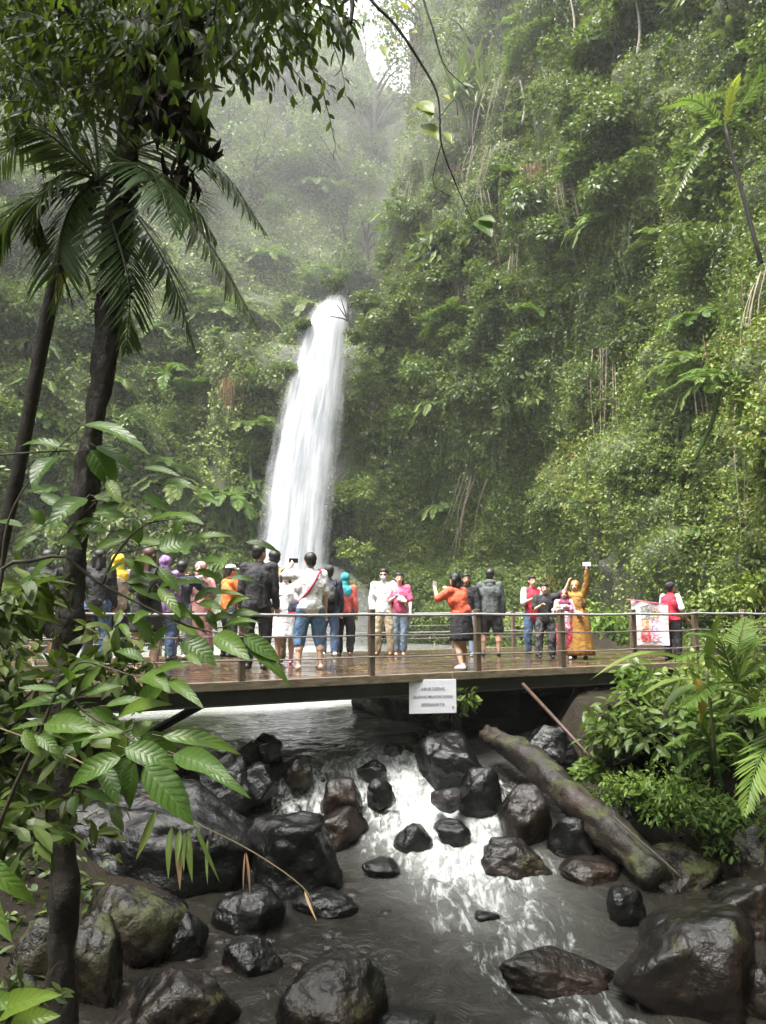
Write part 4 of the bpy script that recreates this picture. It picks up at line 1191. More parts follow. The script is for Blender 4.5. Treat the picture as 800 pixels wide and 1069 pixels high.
# ------------------------------------------------------------------ the warning sign
sp = BP(S_of_px(452), -.125, -.36)
ds = depth = sp[1]
sgn = empty('warning_sign', P(452, 727, ds), BA * .35)
mb = MB(); mb.box((0, 0, 0), (.70, .012, .48)); bevel(mb.build('board', M['paper'], sgn), .004)
def text(body, size, x, z, parent, mat, y=-.0085, name='lettering'):
    cu = bpy.data.curves.new('lettering', 'FONT'); cu.body = body; cu.size = size; cu.align_x = 'CENTER'; cu.align_y = 'CENTER'; cu.extrude = .001; cu.offset = .0002
    t_ = bpy.data.objects.new('tmp', cu); col.objects.link(t_)
    dg = bpy.context.evaluated_depsgraph_get()
    me = bpy.data.meshes.new_from_object(t_.evaluated_get(dg)); bpy.data.objects.remove(t_)
    me.materials.clear(); me.materials.append(mat)
    o = link(name, me, parent); o.location = (x, y, z); o.rotation_euler = (R(90), 0, 0); return o
text('ARUS DERAS', .062, 0, .105, sgn, M['ink'])
text('DILARANG MELINTASI SUNGAI', .054, 0, -.005, sgn, M['ink']).scale = (.79, 1, 1)
text('BERBAHAYA', .062, 0, -.115, sgn, M['ink'])
mb = MB(); mb.box((.298, -.0085, -.158), (.022, .003, .030)); mb.build('stamp', M['ink'], sgn)
mb = MB()
for x in (-.3, .3): mb.tube([(x, 0, .23), (x, .03, .36)], .004, 5)
mb.build('wire', M['cable'], sgn)
tag(sgn, 'white warning board with three printed lines hanging under the bridge edge', 'sign')
# ================================================================== people
def cloth(name, color, rough=.8, pattern=None, c2=None, scale=30):
    k = NT(name); co = k.coord('Object')
    n = k.noise(9, 4, .6, co)
    c = k.ramp(n, [(.3, tuple(x * .8 for x in color)), (.7, tuple(min(1, x * 1.15) for x in color))])
    if pattern == 'blotch':
        c = k.mixc(k.ramp(k.noise(scale, 3, .6, co), [(.48, 0), (.53, 1)]), c, c2)
    if pattern == 'stripe':
        wv = k.n('ShaderNodeTexWave'); wv.bands_direction = 'Z'; wv.inputs['Scale'].default_value = scale; k.t.links.new(co, wv.inputs['Vector'])
        c = k.mixc(k.ramp(wv.outputs['Fac'], [(.6, 0), (.7, 1)]), c, c2)
    fold = k.noise(14, 4, .6, co, .8)
    return k.done(k.bsdf(c, rough, k.bump(fold, .8, .04)))
C_ = {}
def cl(name, *a, **kw):
    if name not in C_: C_[name] = cloth('cloth_' + name, *a, **kw)
    return C_[name]
for nm, c in dict(black=(.016, .016, .019), charcoal=(.030, .032, .035), greyjacket=(.075, .085, .085), navy=(.022, .026, .05), jeans=(.06, .10, .19), lightjeans=(.20, .27, .36), denim=(.09, .17, .30), white=(.74, .74, .78),
                 khaki=(.36, .29, .20), khakishirt=(.42, .35, .22), pink=(.52, .20, .25), dustypink=(.48, .25, .24), hotpink=(.62, .12, .24), orange=(.70, .16, .03), coral=(.72, .12, .06), red=(.50, .02, .045), mustard=(.26, .125, .018), mustard2=(.32, .16, .03),
                 yellow=(.66, .44, .03), beige=(.40, .33, .26), teal=(.03, .25, .28), redtop=(.55, .11, .09), purple=(.15, .08, .19), grey=(.22, .22, .25), bluebag=(.10, .14, .28), redtrim=(.38, .03, .05), maroon=(.16, .03, .07), brown=(.06, .035, .03)).items():
    cl(nm, c)
cl('camo', (.10, .10, .105), pattern='blotch', c2=(.02, .02, .022), scale=16)
cl('purplepat', (.16, .08, .22), pattern='blotch', c2=(.32, .20, .38), scale=22)
cl('pinkpat', (.62, .25, .36), pattern='blotch', c2=(.70, .60, .62), scale=26)
cl('redpat', (.52, .04, .09), pattern='blotch', c2=(.25, .02, .05), scale=22)
M['skin'] = m_simple('skin', (.40, .23, .155), .5, .08, 12, .05)
M['skin2'] = m_simple('skin_light', (.55, .36, .27), .5, .08, 12, .05)
M['eye'] = m_simple('eye_dark', (.02, .015, .012), .3, .1)
M['lip'] = m_simple('lip', (.30, .09, .08), .5, .1)
M['hair'] = m_simple('black_hair', (.012, .010, .010), .45, .4, 40, .5)
M['hairb'] = m_simple('brown_hair', (.055, .022, .014), .45, .4, 40, .5)
M['shoe_d'] = m_simple('dark_shoe', (.025, .022, .022), .5)
M['shoe_w'] = m_simple('white_shoe', (.60, .58, .58), .5)
M['shoe_p'] = m_simple('pink_shoe', (.55, .14, .25), .5)
M['sandal'] = m_simple('tan_sandal', (.20, .11, .07), .5)
M['phone_b'] = m_simple('black_phone', (.015, .015, .017), .15)
M['phone_w'] = m_simple('white_phone', (.70, .70, .72), .25)
M['glassd'] = m_simple('dark_glasses', (.01, .01, .012), .1)
M['mask'] = m_simple('face_mask', (.55, .60, .66), .7)

def remeshed(name, mb, vox, mats, parent, wrinkle=.0, seed=0, ratio=None, smooth=3, regions=None):
    me = np_mesh('tmp', np.concatenate(mb.V), mb.F)
    o = bpy.data.objects.new('tmp', me); col.objects.link(o)
    m = o.modifiers.new('r', 'REMESH'); m.mode = 'VOXEL'; m.voxel_size = vox; m.adaptivity = 0
    s = o.modifiers.new('s', 'SMOOTH'); s.factor = .5; s.iterations = smooth
    dg = bpy.context.evaluated_depsgraph_get()
    out = bpy.data.meshes.new_from_object(o.evaluated_get(dg)); bpy.data.objects.remove(o); bpy.data.meshes.remove(me)
    out.name = name
    n = len(out.vertices); v = np.empty(n * 3, np.float32); out.vertices.foreach_get('co', v); v = v.reshape(-1, 3)
    if wrinkle and n:
        nn = np.empty(n * 3, np.float32); out.vertex_normals.foreach_get('vector', nn); nn = nn.reshape(-1, 3)
        w_ = noise3(v * np.array((11, 11, 7)) + seed * 3.1, seed) * .6 + noise3(v * np.array((24, 24, 15)) + seed, seed + 4) * .4
        out.vertices.foreach_set('co', (v + nn * (w_ * wrinkle)[:, None]).astype(np.float32).ravel())
    out.materials.clear()
    for m_ in (mats if isinstance(mats, list) else [mats]): out.materials.append(m_)
    npoly = len(out.polygons)
    idx = np.zeros(npoly, np.int32)
    if regions:
        c = np.empty(npoly * 3, np.float32); out.polygons.foreach_get('center', c); c = c.reshape(-1, 3)
        for mi, cen, rad in regions:
            idx[(((c - np.asarray(cen)) / np.asarray(rad)) ** 2).sum(1) < 1] = mi
    out.polygons.foreach_set('material_index', idx)
    out.polygons.foreach_set('use_smooth', np.ones(npoly, bool)); out.update()
    return link(name, out, parent)

ARMS = {'down': ((.16, .02, -1), (.06, .22, -1)), 'phone': ((.30, .72, -.45), (-.38, .62, .62)), 'selfie': ((.30, .25, .85), (.05, .25, .95)), 'bent': ((.22, -.05, -1), (-.35, .9, .12)),
        'face': ((.35, .45, -.75), (-.40, .30, .9)), 'hip': ((.45, -.15, -1), (-.5, .4, -.5)), 'pocket': ((.25, -.1, -1), (-.12, .35, -1)), 'fwd': ((.25, .85, -.45), (.0, .95, .10)), 'around': ((.42, .05, -.9), (.35, .75, -.1)),
        'hold': ((.2, .25, -1), (-.45, .8, .35)), 'back': ((.25, -.25, -1), (-.45, -.35, -.7)), 'carry': ((.25, .15, -1), (-.1, .65, -.75))}
SEED = [0]
def person(label, px, fpy, Hpx, heading, parts, ra='down', la='down', skin='skin', stance=.09, lean=(0, 0), step=0.0, hyaw=0.0, hpitch=0.0, fat=1.0, woman=False, knee=0.0, group=None):
    d = depth_on(fpy, 0.0); H = Hpx * d / F
    SEED[0] += 1; sd = SEED[0]
    e = empty('person', P(px, fpy, d) * np.array((1, 1, 0)), R(heading) + math.atan2(-(px - 400), F))
    e['label'] = label; e['category'] = 'person'
    if group: e['group'] = group
    h = H
    lx, ly = lean
    sw = (.108 if not woman else .096) * h * (.9 + .1 * fat); hw = .052 * h
    hip = [np.array((s * hw, 0, .515 * h)) for s in (1, -1)]
    lv = np.array((lx, ly, 0)) * h
    shz = .815 * h
    sh = [np.array((s * sw, 0, shz)) + lv for s in (1, -1)]
    chest = np.array((0, .0, .72 * h)) + lv * .75; waist = np.array((0, 0, .61 * h)) + lv * .35; pel = np.array((0, 0, .53 * h))
    neck0 = np.array((0, -.005 * h, .83 * h)) + lv; neck1 = np.array((0, .012 * h, .885 * h)) + lv * 1.15
    hc = np.array((0, .018 * h, .935 * h)) + lv * 1.25
    kn = [hip[i] + np.array(((1, -1)[i] * (stance * .35 * h - .01 * h), (.02 + knee + step * (1, -1)[i] * .5) * h, -.235 * h)) for i in (0, 1)]
    an = [np.array(((1, -1)[i] * stance * h * .75, (step * (1, -1)[i] - .01) * h, .045 * h)) for i in (0, 1)]
    arms = []
    for i, a in enumerate((ra, la)):
        u, f = ARMS[a] if isinstance(a, str) else a
        sgn_ = (1, -1)[i]
        u = unit(np.array((u[0] * sgn_, u[1], u[2]))); f = unit(np.array((f[0] * sgn_, f[1], f[2])))
        el = sh[i] + u * .172 * h; wr_ = el + f * .150 * h
        arms.append((sh[i], el, wr_, f, u))
    b = MB()
    b.caps(chest + (0, 0, .02 * h), .078 * h * fat, waist, .070 * h * fat, 14); b.ellip(chest, (.105 * h * fat, .066 * h * fat, .10 * h)); b.ellip(pel, (.092 * h * fat, .068 * h * fat, .07 * h))
    if woman: b.ellip(chest + (0, .04 * h, -.01 * h), (.075 * h, .045 * h, .05 * h))
    b.caps(sh[0] * .9 + chest * .1, .036 * h, sh[1] * .9 + chest * .1, .036 * h); b.caps(neck0, .036 * h, neck1, .031 * h)
    Rh = Matrix.Rotation(R(hyaw), 3, 'Z') @ Matrix.Rotation(R(-hpitch), 3, 'X'); Rh = np.array(Rh)
    hp = lambda x, y, z: hc + Rh @ (np.array((x, y, z)) * h)
    b.ellip(hp(0, -.006, .012), (.047 * h, .058 * h, .056 * h), Rh, 18, 12); b.ellip(hp(0, .016, -.022), (.036 * h, .040 * h, .044 * h), Rh, 16, 10)
    b.caps(hp(0, .05, .005), .006 * h, hp(0, .060, -.016), .0095 * h, 8)
    for s in (1, -1): b.ellip(hp(s * .048, -.004, -.006), (.007 * h, .014 * h, .019 * h), Rh, 8, 6)
    for i in (0, 1):
        b.caps(hip[i], .056 * h * fat, kn[i], .037 * h, 12); b.caps(kn[i], .036 * h, kn[i] * .55 + an[i] * .45 + (0, -.008 * h, 0), .036 * h); b.caps(kn[i] * .6 + an[i] * .4 + (0, -.006 * h, 0), .034 * h, an[i], .021 * h)
        b.caps(an[i] + (0, -.02 * h, -.022 * h), .022 * h, an[i] + (0, .085 * h, -.030 * h), .017 * h)
        s0, el, wr_, f, u = arms[i]
        b.caps(s0, .034 * h, el, .026 * h); b.caps(el, .026 * h, wr_, .0165 * h)
        side = unit(np.cross(f, u) + np.array((1e-3, 0, 2e-3))); 
        pa = wr_ + f * .030 * h
        b.caps(wr_, .014 * h, pa + f * .012 * h, .020 * h, 8)
        nrm = unit(np.cross(side, f))
        for q in range(4):
            o_ = side * (q - 1.5) * .0115 * h
            l_ = (.034, .042, .040, .030)[q] * h
            m_ = pa + f * .018 * h + o_; b.caps(m_, .0058 * h, m_ + unit(f + side * (q - 1.5) * .10 + nrm * .15) * l_ * .6, .0055 * h, 6)
            b.caps(m_ + unit(f + side * (q - 1.5) * .10 + nrm * .15) * l_ * .6, .0055 * h, m_ + unit(f + nrm * .6) * l_, .0045 * h, 6)
        b.caps(pa - f * .012 * h - side * .012 * h, .0068 * h, pa + f * .014 * h - side * .036 * h + nrm * .006 * h, .0055 * h, 6)
    regs = [(1, hp(s * .020, .050, .004), (.0105 * h, .014 * h, .006 * h)) for s in (1, -1)] + [(1, hp(s * .020, .050, .020), (.013 * h, .014 * h, .0035 * h)) for s in (1, -1)] + [(2, hp(0, .052, -.036), (.015 * h, .014 * h, .0055 * h))]
    remeshed('body', b, .0085, [M[skin], M['eye'], M['lip']], e, regions=regs, smooth=2)
    J = dict(h=h, sh=sh, hip=hip, kn=kn, an=an, arms=arms, chest=chest, waist=waist, pel=pel, hp=hp, hc=hc, Rh=Rh, fat=fat, e=e, lv=lv, neck=neck0, d=d)
    for p_ in parts: PART[p_[0]](J, *p_[1:])
    return J

def _m(x): return C_.get(x) or M[x]
def p_shirt(J, mat, sleeve=1.0, length=.50, loose=1.0, name='shirt', sleeve_mat=None, collar=True):
    h, f = J['h'], J['fat'] * loose; g = .013 * h
    b = MB()
    b.caps(J['chest'] + (0, 0, .02 * h), .080 * h * f + g, J['waist'], .076 * h * f + g, 16); b.ellip(J['chest'], (.108 * h * f + g, .070 * h * f + g, .10 * h + g), None, 18, 12)
    b.caps(J['waist'], .078 * h * f + g, J['pel'] * (1, 1, 0) + (0, 0, length * h + .05 * h), .082 * h * f + g, 16)
    b.ellip(J['pel'] * (1, 1, 0) + (0, 0, length * h + .03 * h), (.098 * h * f + g, .078 * h * f + g, .045 * h), None, 18, 10)
    b.caps(J['sh'][0] * .88 + J['chest'] * .12, .036 * h + g, J['sh'][1] * .88 + J['chest'] * .12, .036 * h + g, 12)
    if collar: b.caps(J['neck'] - (0, 0, .01 * h), .040 * h + g * .6, J['neck'] + (0, .004 * h, .012 * h), .036 * h + g * .5)
    def sleeve_geo(b, i):
        s0, el, wr_, ff, u = J['arms'][i]
        if sleeve <= .6:
            b.caps(s0, .036 * h + g, s0 + (el - s0) * sleeve * 1.6, .034 * h + g, 12)
        else:
            b.caps(s0, .036 * h + g, el, .028 * h + g, 12); b.caps(el, .028 * h + g, el + (wr_ - el) * (.92 * min(1, sleeve)), .022 * h + g * .8, 12)
    if sleeve and not sleeve_mat:
        for i in (0, 1): sleeve_geo(b, i)
    remeshed(name, b, .013, _m(mat), J['e'], .010 * h, int(J['d'] * 100) % 97)
    if sleeve_mat:
        g = .008 * h
        for i in (0, 1):
            b = MB(); sleeve_geo(b, i); remeshed('sleeve', b, .011, _m(sleeve_mat), J['e'], .004 * h, i)
def p_trousers(J, mat, to=1.0, loose=1.0, name='trousers'):
    h, f = J['h'], J['fat']; g = .011 * h * loose
    b = MB(); b.ellip(J['pel'] + (0, 0, .0), (.095 * h * f + g, .072 * h * f + g, .075 * h), None, 18, 12)
    for i in (0, 1):
        k, a, hp_ = J['kn'][i], J['an'][i], J['hip'][i]
        if to <= .5:
            b.caps(hp_, .058 * h * f + g, hp_ + (k - hp_) * to * 2, .046 * h + g * 1.4, 14)
        else:
            b.caps(hp_, .058 * h * f + g, k, .040 * h + g * 1.2, 14); e_ = k + (a - k) * ((to - .5) * 2 - .06); b.caps(k, .040 * h + g * 1.2, e_, (.030 if to > .9 else .040) * h + g * (1.2 if to > .9 else .8), 14)
    remeshed(name, b, .013, _m(mat), J['e'], .010 * h, int(J['d'] * 77) % 89)
def lathe(mb, rows, n=28, flute=0.0, nf=9, seed=0):
    a = np.linspace(0, 2 * np.pi, n, endpoint=False); V = []
    for j, (c, rx, ry) in enumerate(rows):
        w_ = 1 + flute * (j / (len(rows) - 1)) * np.sin(a * nf + seed + j * .25)
        V.append(np.stack([c[0] + rx * np.cos(a) * w_, c[1] + ry * np.sin(a) * w_, np.full(n, c[2])], 1))
    V = np.concatenate(V); m = len(rows)
    i = np.arange(m - 1)[:, None] * n; j = np.arange(n)[None]; k = (j + 1) % n
    q_ = np.stack([i + j, i + k, i + n + k, i + n + j], -1).reshape(-1, 4)
    V = np.concatenate([V, [rows[0][0]], [rows[-1][0]]]); j = j[0]; k = k[0]
    mb.add(V, [q_, np.concatenate([np.stack([np.full(n, m * n), k, j], -1), np.stack([np.full(n, m * n + 1), (m - 1) * n + j, (m - 1) * n + k], -1)])])
def p_skirt(J, mat, top=.60, bottom=.30, flare=1.25, name='skirt'):
    h, f = J['h'], J['fat']; rows = []
    for t in np.linspace(0, 1, 10):
        z = top + (bottom - top) * t
        w_ = np.interp(z, [.0, .3, .45, .53, .62, .75], [1.25, 1.15, 1.1, 1.08, .95, 1.0]) * (1 + (flare - 1) * t)
        rows.append((np.array((J['lv'][0] * max(0, z - .53) * 1.6, J['lv'][1] * max(0, z - .53) * 1.6, z * h)), .098 * h * f * w_ + .008 * h, .080 * h * f * w_ + .008 * h))
    mb = MB(); lathe(mb, rows, 44, .05, 11, J['d']); link(name, np_mesh(name, np.concatenate(mb.V), mb.F, _m(mat), None, True), J['e'])
def p_hair(J, mat='hair', long=0.0, bun=False, pony=0):
    h, hp, Rh = J['h'], J['hp'], J['Rh']; b = MB()
    b.ellip(hp(0, -.016, .024), (.056 * h, .060 * h, .056 * h), Rh, 18, 12); b.ellip(hp(0, .012, .048), (.046 * h, .044 * h, .026 * h), Rh, 14, 8)
    b.ellip(hp(0, -.038, -.008), (.048 * h, .032 * h, .048 * h), Rh, 14, 8)
    if long:
        for s in (1, 0, -1): b.caps(hp(s * .034, -.038, 0), .030 * h, hp(s * .042, -.055 if not s else -.03, -long), .020 * h + .008 * h * (not s))
    if bun: b.ellip(hp(0, -.07, .03), (.03 * h,) * 3)
    if pony: b.caps(hp(0, -.065, .02), .018 * h, hp(.01, -.085, -.10), .012 * h)
    remeshed('hair', b, .009, _m(mat), J['e'], .004 * h, 3)
def p_hijab(J, mat, drape=.70):
    h, hp, Rh = J['h'], J['hp'], J['Rh']; b = MB()
    b.ellip(hp(0, -.014, .010), (.060 * h, .064 * h, .066 * h), Rh, 18, 12)
    b.caps(hp(0, -.02, -.03), .050 * h, J['neck'] + (0, .0, .0), .056 * h, 14); b.ellip(J['chest'] + (0, 0, (.80 - .72) * h), (.118 * h, .080 * h, .062 * h), None, 18, 10)
    b.ellip(J['chest'] + (0, .022 * h, (drape - .70) * h), (.098 * h, .074 * h, .10 * h), None, 18, 10); b.ellip(J['chest'] + (0, -.03 * h, (drape - .68) * h), (.092 * h, .060 * h, .10 * h), None, 18, 10)
    remeshed('headscarf', b, .010, _m(mat), J['e'], .006 * h, 5)
def p_cap(J, mat, brim=True):
    h, hp, Rh = J['h'], J['hp'], J['Rh']; b = MB()
    b.ellip(hp(0, -.008, .042), (.056 * h, .066 * h, .040 * h), Rh, 18, 10)
    if brim: b.ellip(hp(0, .075, .030), (.042 * h, .046 * h, .007 * h), Rh, 14, 6)
    remeshed('cap', b, .008, _m(mat), J['e'])
def p_hood(J, mat):
    h = J['h']; b = MB(); b.ellip(J['neck'] + (0, -.035 * h, .02 * h), (.07 * h, .045 * h, .035 * h)); b.ellip(J['neck'] + (0, -.05 * h, -.02 * h), (.055 * h, .035 * h, .045 * h)); remeshed('hood', b, .010, _m(mat), J['e'], .004 * h, 2)
def p_shoes(J, mat):
    h = J['h']
    for i in (0, 1):
        b = MB(); a = J['an'][i]; b.caps(a + (0, -.025 * h, -.020 * h), .027 * h, a + (0, .09 * h, -.027 * h), .021 * h); b.caps(a + (0, -.012 * h, .0), .025 * h, a + (0, -.012 * h, -.01 * h), .027 * h)
        v = np.concatenate(b.V); v[:, 2] = np.maximum(v[:, 2], .002 - 0); b.V = [v]
        remeshed('shoe', b, .009, _m(mat), J['e'])
def p_sandals(J, mat):
    h = J['h']
    for i in (0, 1):
        b = MB(); a = J['an'][i]; b.box(a * (1, 1, 0) + (0, .03 * h, .008 * h), (.044 * h, .15 * h, .012 * h)); b.tube([a + (.024 * h, .05 * h, -.03 * h), a + (0, .05 * h, -.006 * h), a + (-.024 * h, .05 * h, -.03 * h)], .005 * h, 6)
        b.build('sandal', _m(mat), J['e'])
def p_glasses(J, mat='glassd'):
    h, hp, Rh = J['h'], J['hp'], J['Rh']; b = MB()
    for s in (1, -1): b.ellip(hp(s * .021, .054, .004), (.016 * h, .006 * h, .011 * h), Rh, 12, 6); b.tube([hp(s * .036, .05, .006), hp(s * .05, 0, .004)], .003 * h, 5)
    b.tube([hp(-.01, .058, .006), hp(.01, .058, .006)], .003 * h, 5); b.build('glasses', _m(mat), J['e'], smooth=True)
def p_mask(J, mat='mask'):
    h, hp, Rh = J['h'], J['hp'], J['Rh']; b = MB(); b.ellip(hp(0, .036, -.034), (.034 * h, .030 * h, .026 * h), Rh, 14, 8); b.build('face_mask', _m(mat), J['e'], smooth=True)
def p_band(J, mat, i, z0, z1):
    h = J['h']; b = MB(); k, a = J['kn'][i], J['an'][i]
    b.caps(k + (a - k) * z0, .056 * h, k + (a - k) * z1, .055 * h, 14); remeshed('stripe_band', b, .010, _m(mat), J['e'])
PART = dict(shirt=p_shirt, trousers=p_trousers, skirt=p_skirt, hair=p_hair, hijab=p_hijab, cap=p_cap, hood=p_hood, shoes=p_shoes, sandals=p_sandals, glasses=p_glasses, mask=p_mask, band=p_band)

def world_of(J, p):
    e = J['e']; return np.array(e.location) + rotz(e.rotation_euler.z) @ np.asarray(p, float)
def phone(J, which, mat, label, off=(0, 0, 0), rot=0):
    s0, el, wr_, f, u = J['arms'][which]; h = J['h']
    c = wr_ + f * .075 * h + np.asarray(off) * h
    mb = MB(); mb.box((0, 0, 0), (.15 if rot else .075, .011, .075 if rot else .15))
    o = bevel(mb.build('phone', M[mat], None, world_of(J, c)), .004); o.rotation_euler = (0, 0, J['e'].rotation_euler.z)
    tag(o, label, 'phone')
def backpack(J, mat, label, side=-1, z=.70, sc=1.0):
    h = J['h']; e = empty('backpack', world_of(J, J['lv'] * .8), J['e'].rotation_euler.z)
    b = MB(); b.ellip((0, side * .125 * h, z * h), (.085 * h * sc, .055 * h * sc, .115 * h * sc), None, 16, 10); b.ellip((0, side * .155 * h, (z - .045) * h), (.062 * h * sc, .04 * h, .06 * h), None, 14, 8)
    b.box((0, side * .115 * h, (z - .02) * h), (.15 * h * sc, .07 * h, .17 * h * sc)); remeshed('bag_body', b, .012, _m(mat), e, .004 * h, 9)
    st = MB()
    for s in (1, -1): st.tube(smooth_path([(s * .05 * h, side * .10 * h, (z + .08) * h), (s * .075 * h, 0, (z + .15) * h), (s * .085 * h, -side * .092 * h, (z + .03) * h), (s * .098 * h, 0, (z - .06) * h), (s * .06 * h, side * .10 * h, (z - .07) * h)], 18), .011 * h, 6)
    st.build('strap', C_['black'], e, smooth=True); tag(e, label, 'backpack')
def shoulder_bag(J, mat, strapmat, label, sx=-1, z=.53, size=(.11, .05, .075), trim=None, y=.02):
    h = J['h']; e = empty('shoulder_bag', world_of(J, (0, 0, 0)), J['e'].rotation_euler.z)
    c = np.array((sx * .115 * h, y * h, z * h)); b = MB(); b.box(c, np.array(size) * 2 * h * .8); b.ellip(c, np.array(size) * h * 1.05); remeshed('bag_body', b, .010, _m(mat), e, .003 * h, 4)
    if trim: b = MB(); b.box(c - (0, 0, size[2] * .72 * h), (size[0] * 1.75 * h, size[1] * 2.1 * h, size[2] * .5 * h)); bevel(b.build('bag_base', _m(trim), e), .01)
    st = MB(); sgn_ = -sx
    st.tube(smooth_path([c + (0, -.03 * h, size[2] * h * .8), (sx * .03 * h, -.112 * h, .68 * h), (sgn_ * .075 * h, -.055 * h, .845 * h), (sgn_ * .07 * h, .04 * h, .845 * h), (0, .112 * h, .70 * h), c + (0, .03 * h, size[2] * h * .8)], 30), .009 * h, 6)
    st.build('strap', _m(strapmat), e, smooth=True); tag(e, label, 'bag')

# ---- who stands where (x pixel, feet row, height in pixels, heading: 0 = back to us, 180 = facing us, 90 = facing left)
J = person('man in black jacket and shorts at the far left, mostly behind the tree', 44, 699, 122, 5, [('shirt', 'black', 1.0, .46, 1.08, 'jacket'), ('trousers', 'black', .42, 1.6, 'shorts'), ('hair',), ('shoes', 'shoe_d')], fat=1.06)
backpack(J, 'black', 'black backpack on the man at the far left')
person('dark haired person in black top and blue jeans right beside the tree trunk', 99, 694, 118, -10, [('shirt', 'black', 1.0, .50), ('trousers', 'jeans'), ('hair', 'hair', .10), ('shoes', 'shoe_d')], woman=True)
person('person in yellow headscarf and beige jacket with dark blue jeans', 119, 692, 112, 20, [('shirt', 'beige', 1.0, .48, 1.05, 'jacket'), ('trousers', 'navy'), ('hijab', 'yellow', .72), ('shoes', 'shoe_d')], ra='phone', la='down', woman=True)
J = person('woman with long brown hair, black skirt and bare legs at the railing', 151, 703, 128, -8, [('shirt', 'charcoal', .5, .50), ('skirt', 'black', .58, .33, 1.1), ('hair', 'hairb', .14), ('sandals', 'sandal')], la='hold', ra='hold', skin='skin2', woman=True)
backpack(J, 'charcoal', 'dark grey backpack on the long haired woman', sc=.95)
person('person in patterned purple headscarf and blue jeans behind the brown haired woman', 169, 690, 108, -15, [('shirt', 'purplepat', 1.0, .44, 1.05), ('trousers', 'jeans'), ('hijab', 'purplepat', .70), ('shoes', 'shoe_d')], woman=True)
J = person('person in navy jacket holding up a phone behind the leaves', 187, 688, 100, -25, [('shirt', 'navy', 1.0, .50, 1.05, 'jacket'), ('trousers', 'grey'), ('hair',), ('shoes', 'shoe_w')], la='phone', ra='phone')
phone(J, 1, 'phone_b', 'dark phone held up by the person in navy', (.05, 0, 0), 1)
person('woman in long dusty pink dress and headscarf with hand at her face', 207, 686, 98, 165, [('shirt', 'dustypink', 1.0, .46), ('skirt', 'dustypink', .62, .06, 1.25, 'dress'), ('hijab', 'dustypink', .69), ('shoes', 'sandal')], ra='face', la='face', woman=True, skin='skin2')
person('person in orange shirt and white cap raising a hand', 238, 686, 94, -65, [('shirt', 'orange', .9, .50), ('trousers', 'charcoal'), ('hair',), ('cap', 'white'), ('shoes', 'shoe_d')], ra='face', la='face')
person('tall man in black jacket and trousers standing with his back to us', 267, 699, 128, -12, [('shirt', 'black', 1.0, .47, 1.1, 'jacket'), ('trousers', 'black'), ('hair',), ('shoes', 'shoe_d')], fat=1.03, lean=(.01, 0), hyaw=-35)
person('man in khaki uniform shirt and trousers beside the black jacket man', 285, 692, 115, 5, [('shirt', 'khakishirt', .55, .50), ('trousers', 'khaki'), ('hair',), ('shoes', 'shoe_d')], la='back', ra='back')
person('girl in white dress with pink shoes facing us by the waterfall', 297, 693, 97, 175, [('shirt', 'white', .5, .52), ('skirt', 'white', .62, .27, 1.2, 'dress'), ('hair', 'hair', .09), ('shoes', 'shoe_p')], woman=True, skin='skin2', ra='hold')
J = person('man in white shirt and denim shorts raising a camera phone, back to us', 323, 699, 119, 12, [('shirt', 'white', .5, .50, 1.08), ('trousers', 'denim', .66, 1.15, 'shorts'), ('hair',), ('sandals', 'sandal')], ra='down', la=((.55, .7, .0), (-.5, .6, .55)), fat=1.12, skin='skin2', stance=.13)
shoulder_bag(J, 'navy', 'redtrim', 'navy shoulder bag with red base and strap on the white shirted man', -1, .52, (.075, .045, .062), 'redtrim')
phone(J, 1, 'phone_b', 'black phone raised by the man in the white shirt', (0, 0, .01), 1)
J = person('man in dark cap and dark jacket with jeans, facing the falls', 343, 685, 92, 10, [('shirt', 'navy', 1.0, .50, 1.05, 'jacket'), ('trousers', 'jeans'), ('hair',), ('cap', 'charcoal'), ('shoes', 'shoe_w')])
backpack(J, 'charcoal', 'dark rucksack on the man in the cap', sc=.8)
person('woman in teal headscarf, red top and black trousers facing the falls', 360, 684, 84, -5, [('shirt', 'redtop', .9, .50), ('trousers', 'black', 1.0, 1.2), ('hijab', 'teal', .72), ('sandals', 'sandal')], woman=True)
person('man in glasses, white shirt and khaki trousers posing beside the woman in pink', 401, 684, 88, 172, [('shirt', 'white', 1.0, .48), ('trousers', 'khaki', 1.0, 1.3), ('hair',), ('glasses',), ('mask',), ('shoes', 'sandal')], ra='pocket', la='around', skin='skin2', stance=.11)
J = person('woman in pink tee and light jeans posing beside the man in glasses', 417, 684, 84, 186, [('shirt', 'hotpink', .5, .50), ('trousers', 'lightjeans'), ('hair', 'hair', .11), ('sandals', 'sandal')], ra='hold', la='carry', woman=True, skin='skin2', stance=.06)
shoulder_bag(J, 'grey', 'grey', 'grey shoulder bag of the woman in pink', -1, .50, (.07, .045, .06), None)
person('person in black top and pale trousers behind the woman in orange', 488, 685, 84, 170, [('shirt', 'black', 1.0, .48), ('trousers', 'lightjeans'), ('hair', 'hair', .08), ('shoes', 'shoe_w')], hyaw=20)
J = person('woman in bright orange top and black skirt taking a picture', 483, 699, 98, 42, [('shirt', 'coral', .55, .56, 1.1), ('skirt', 'black', .60, .30, 1.2), ('hair', 'hair', .07), ('shoes', 'shoe_w')], ra='phone', la='phone', woman=True, skin='skin2', step=.06, lean=(-.04, .03), knee=.02)
phone(J, 1, 'phone_w', 'white phone held up by the woman in orange')
person('man in grey hooded jacket and black shorts looking at the cliff', 513, 685, 89, -5, [('shirt', 'greyjacket', 1.0, .46, 1.15, 'jacket'), ('trousers', 'black', .45, 1.6, 'shorts'), ('hair',), ('hood', 'greyjacket'), ('shoes', 'shoe_d')], fat=1.08, stance=.12)
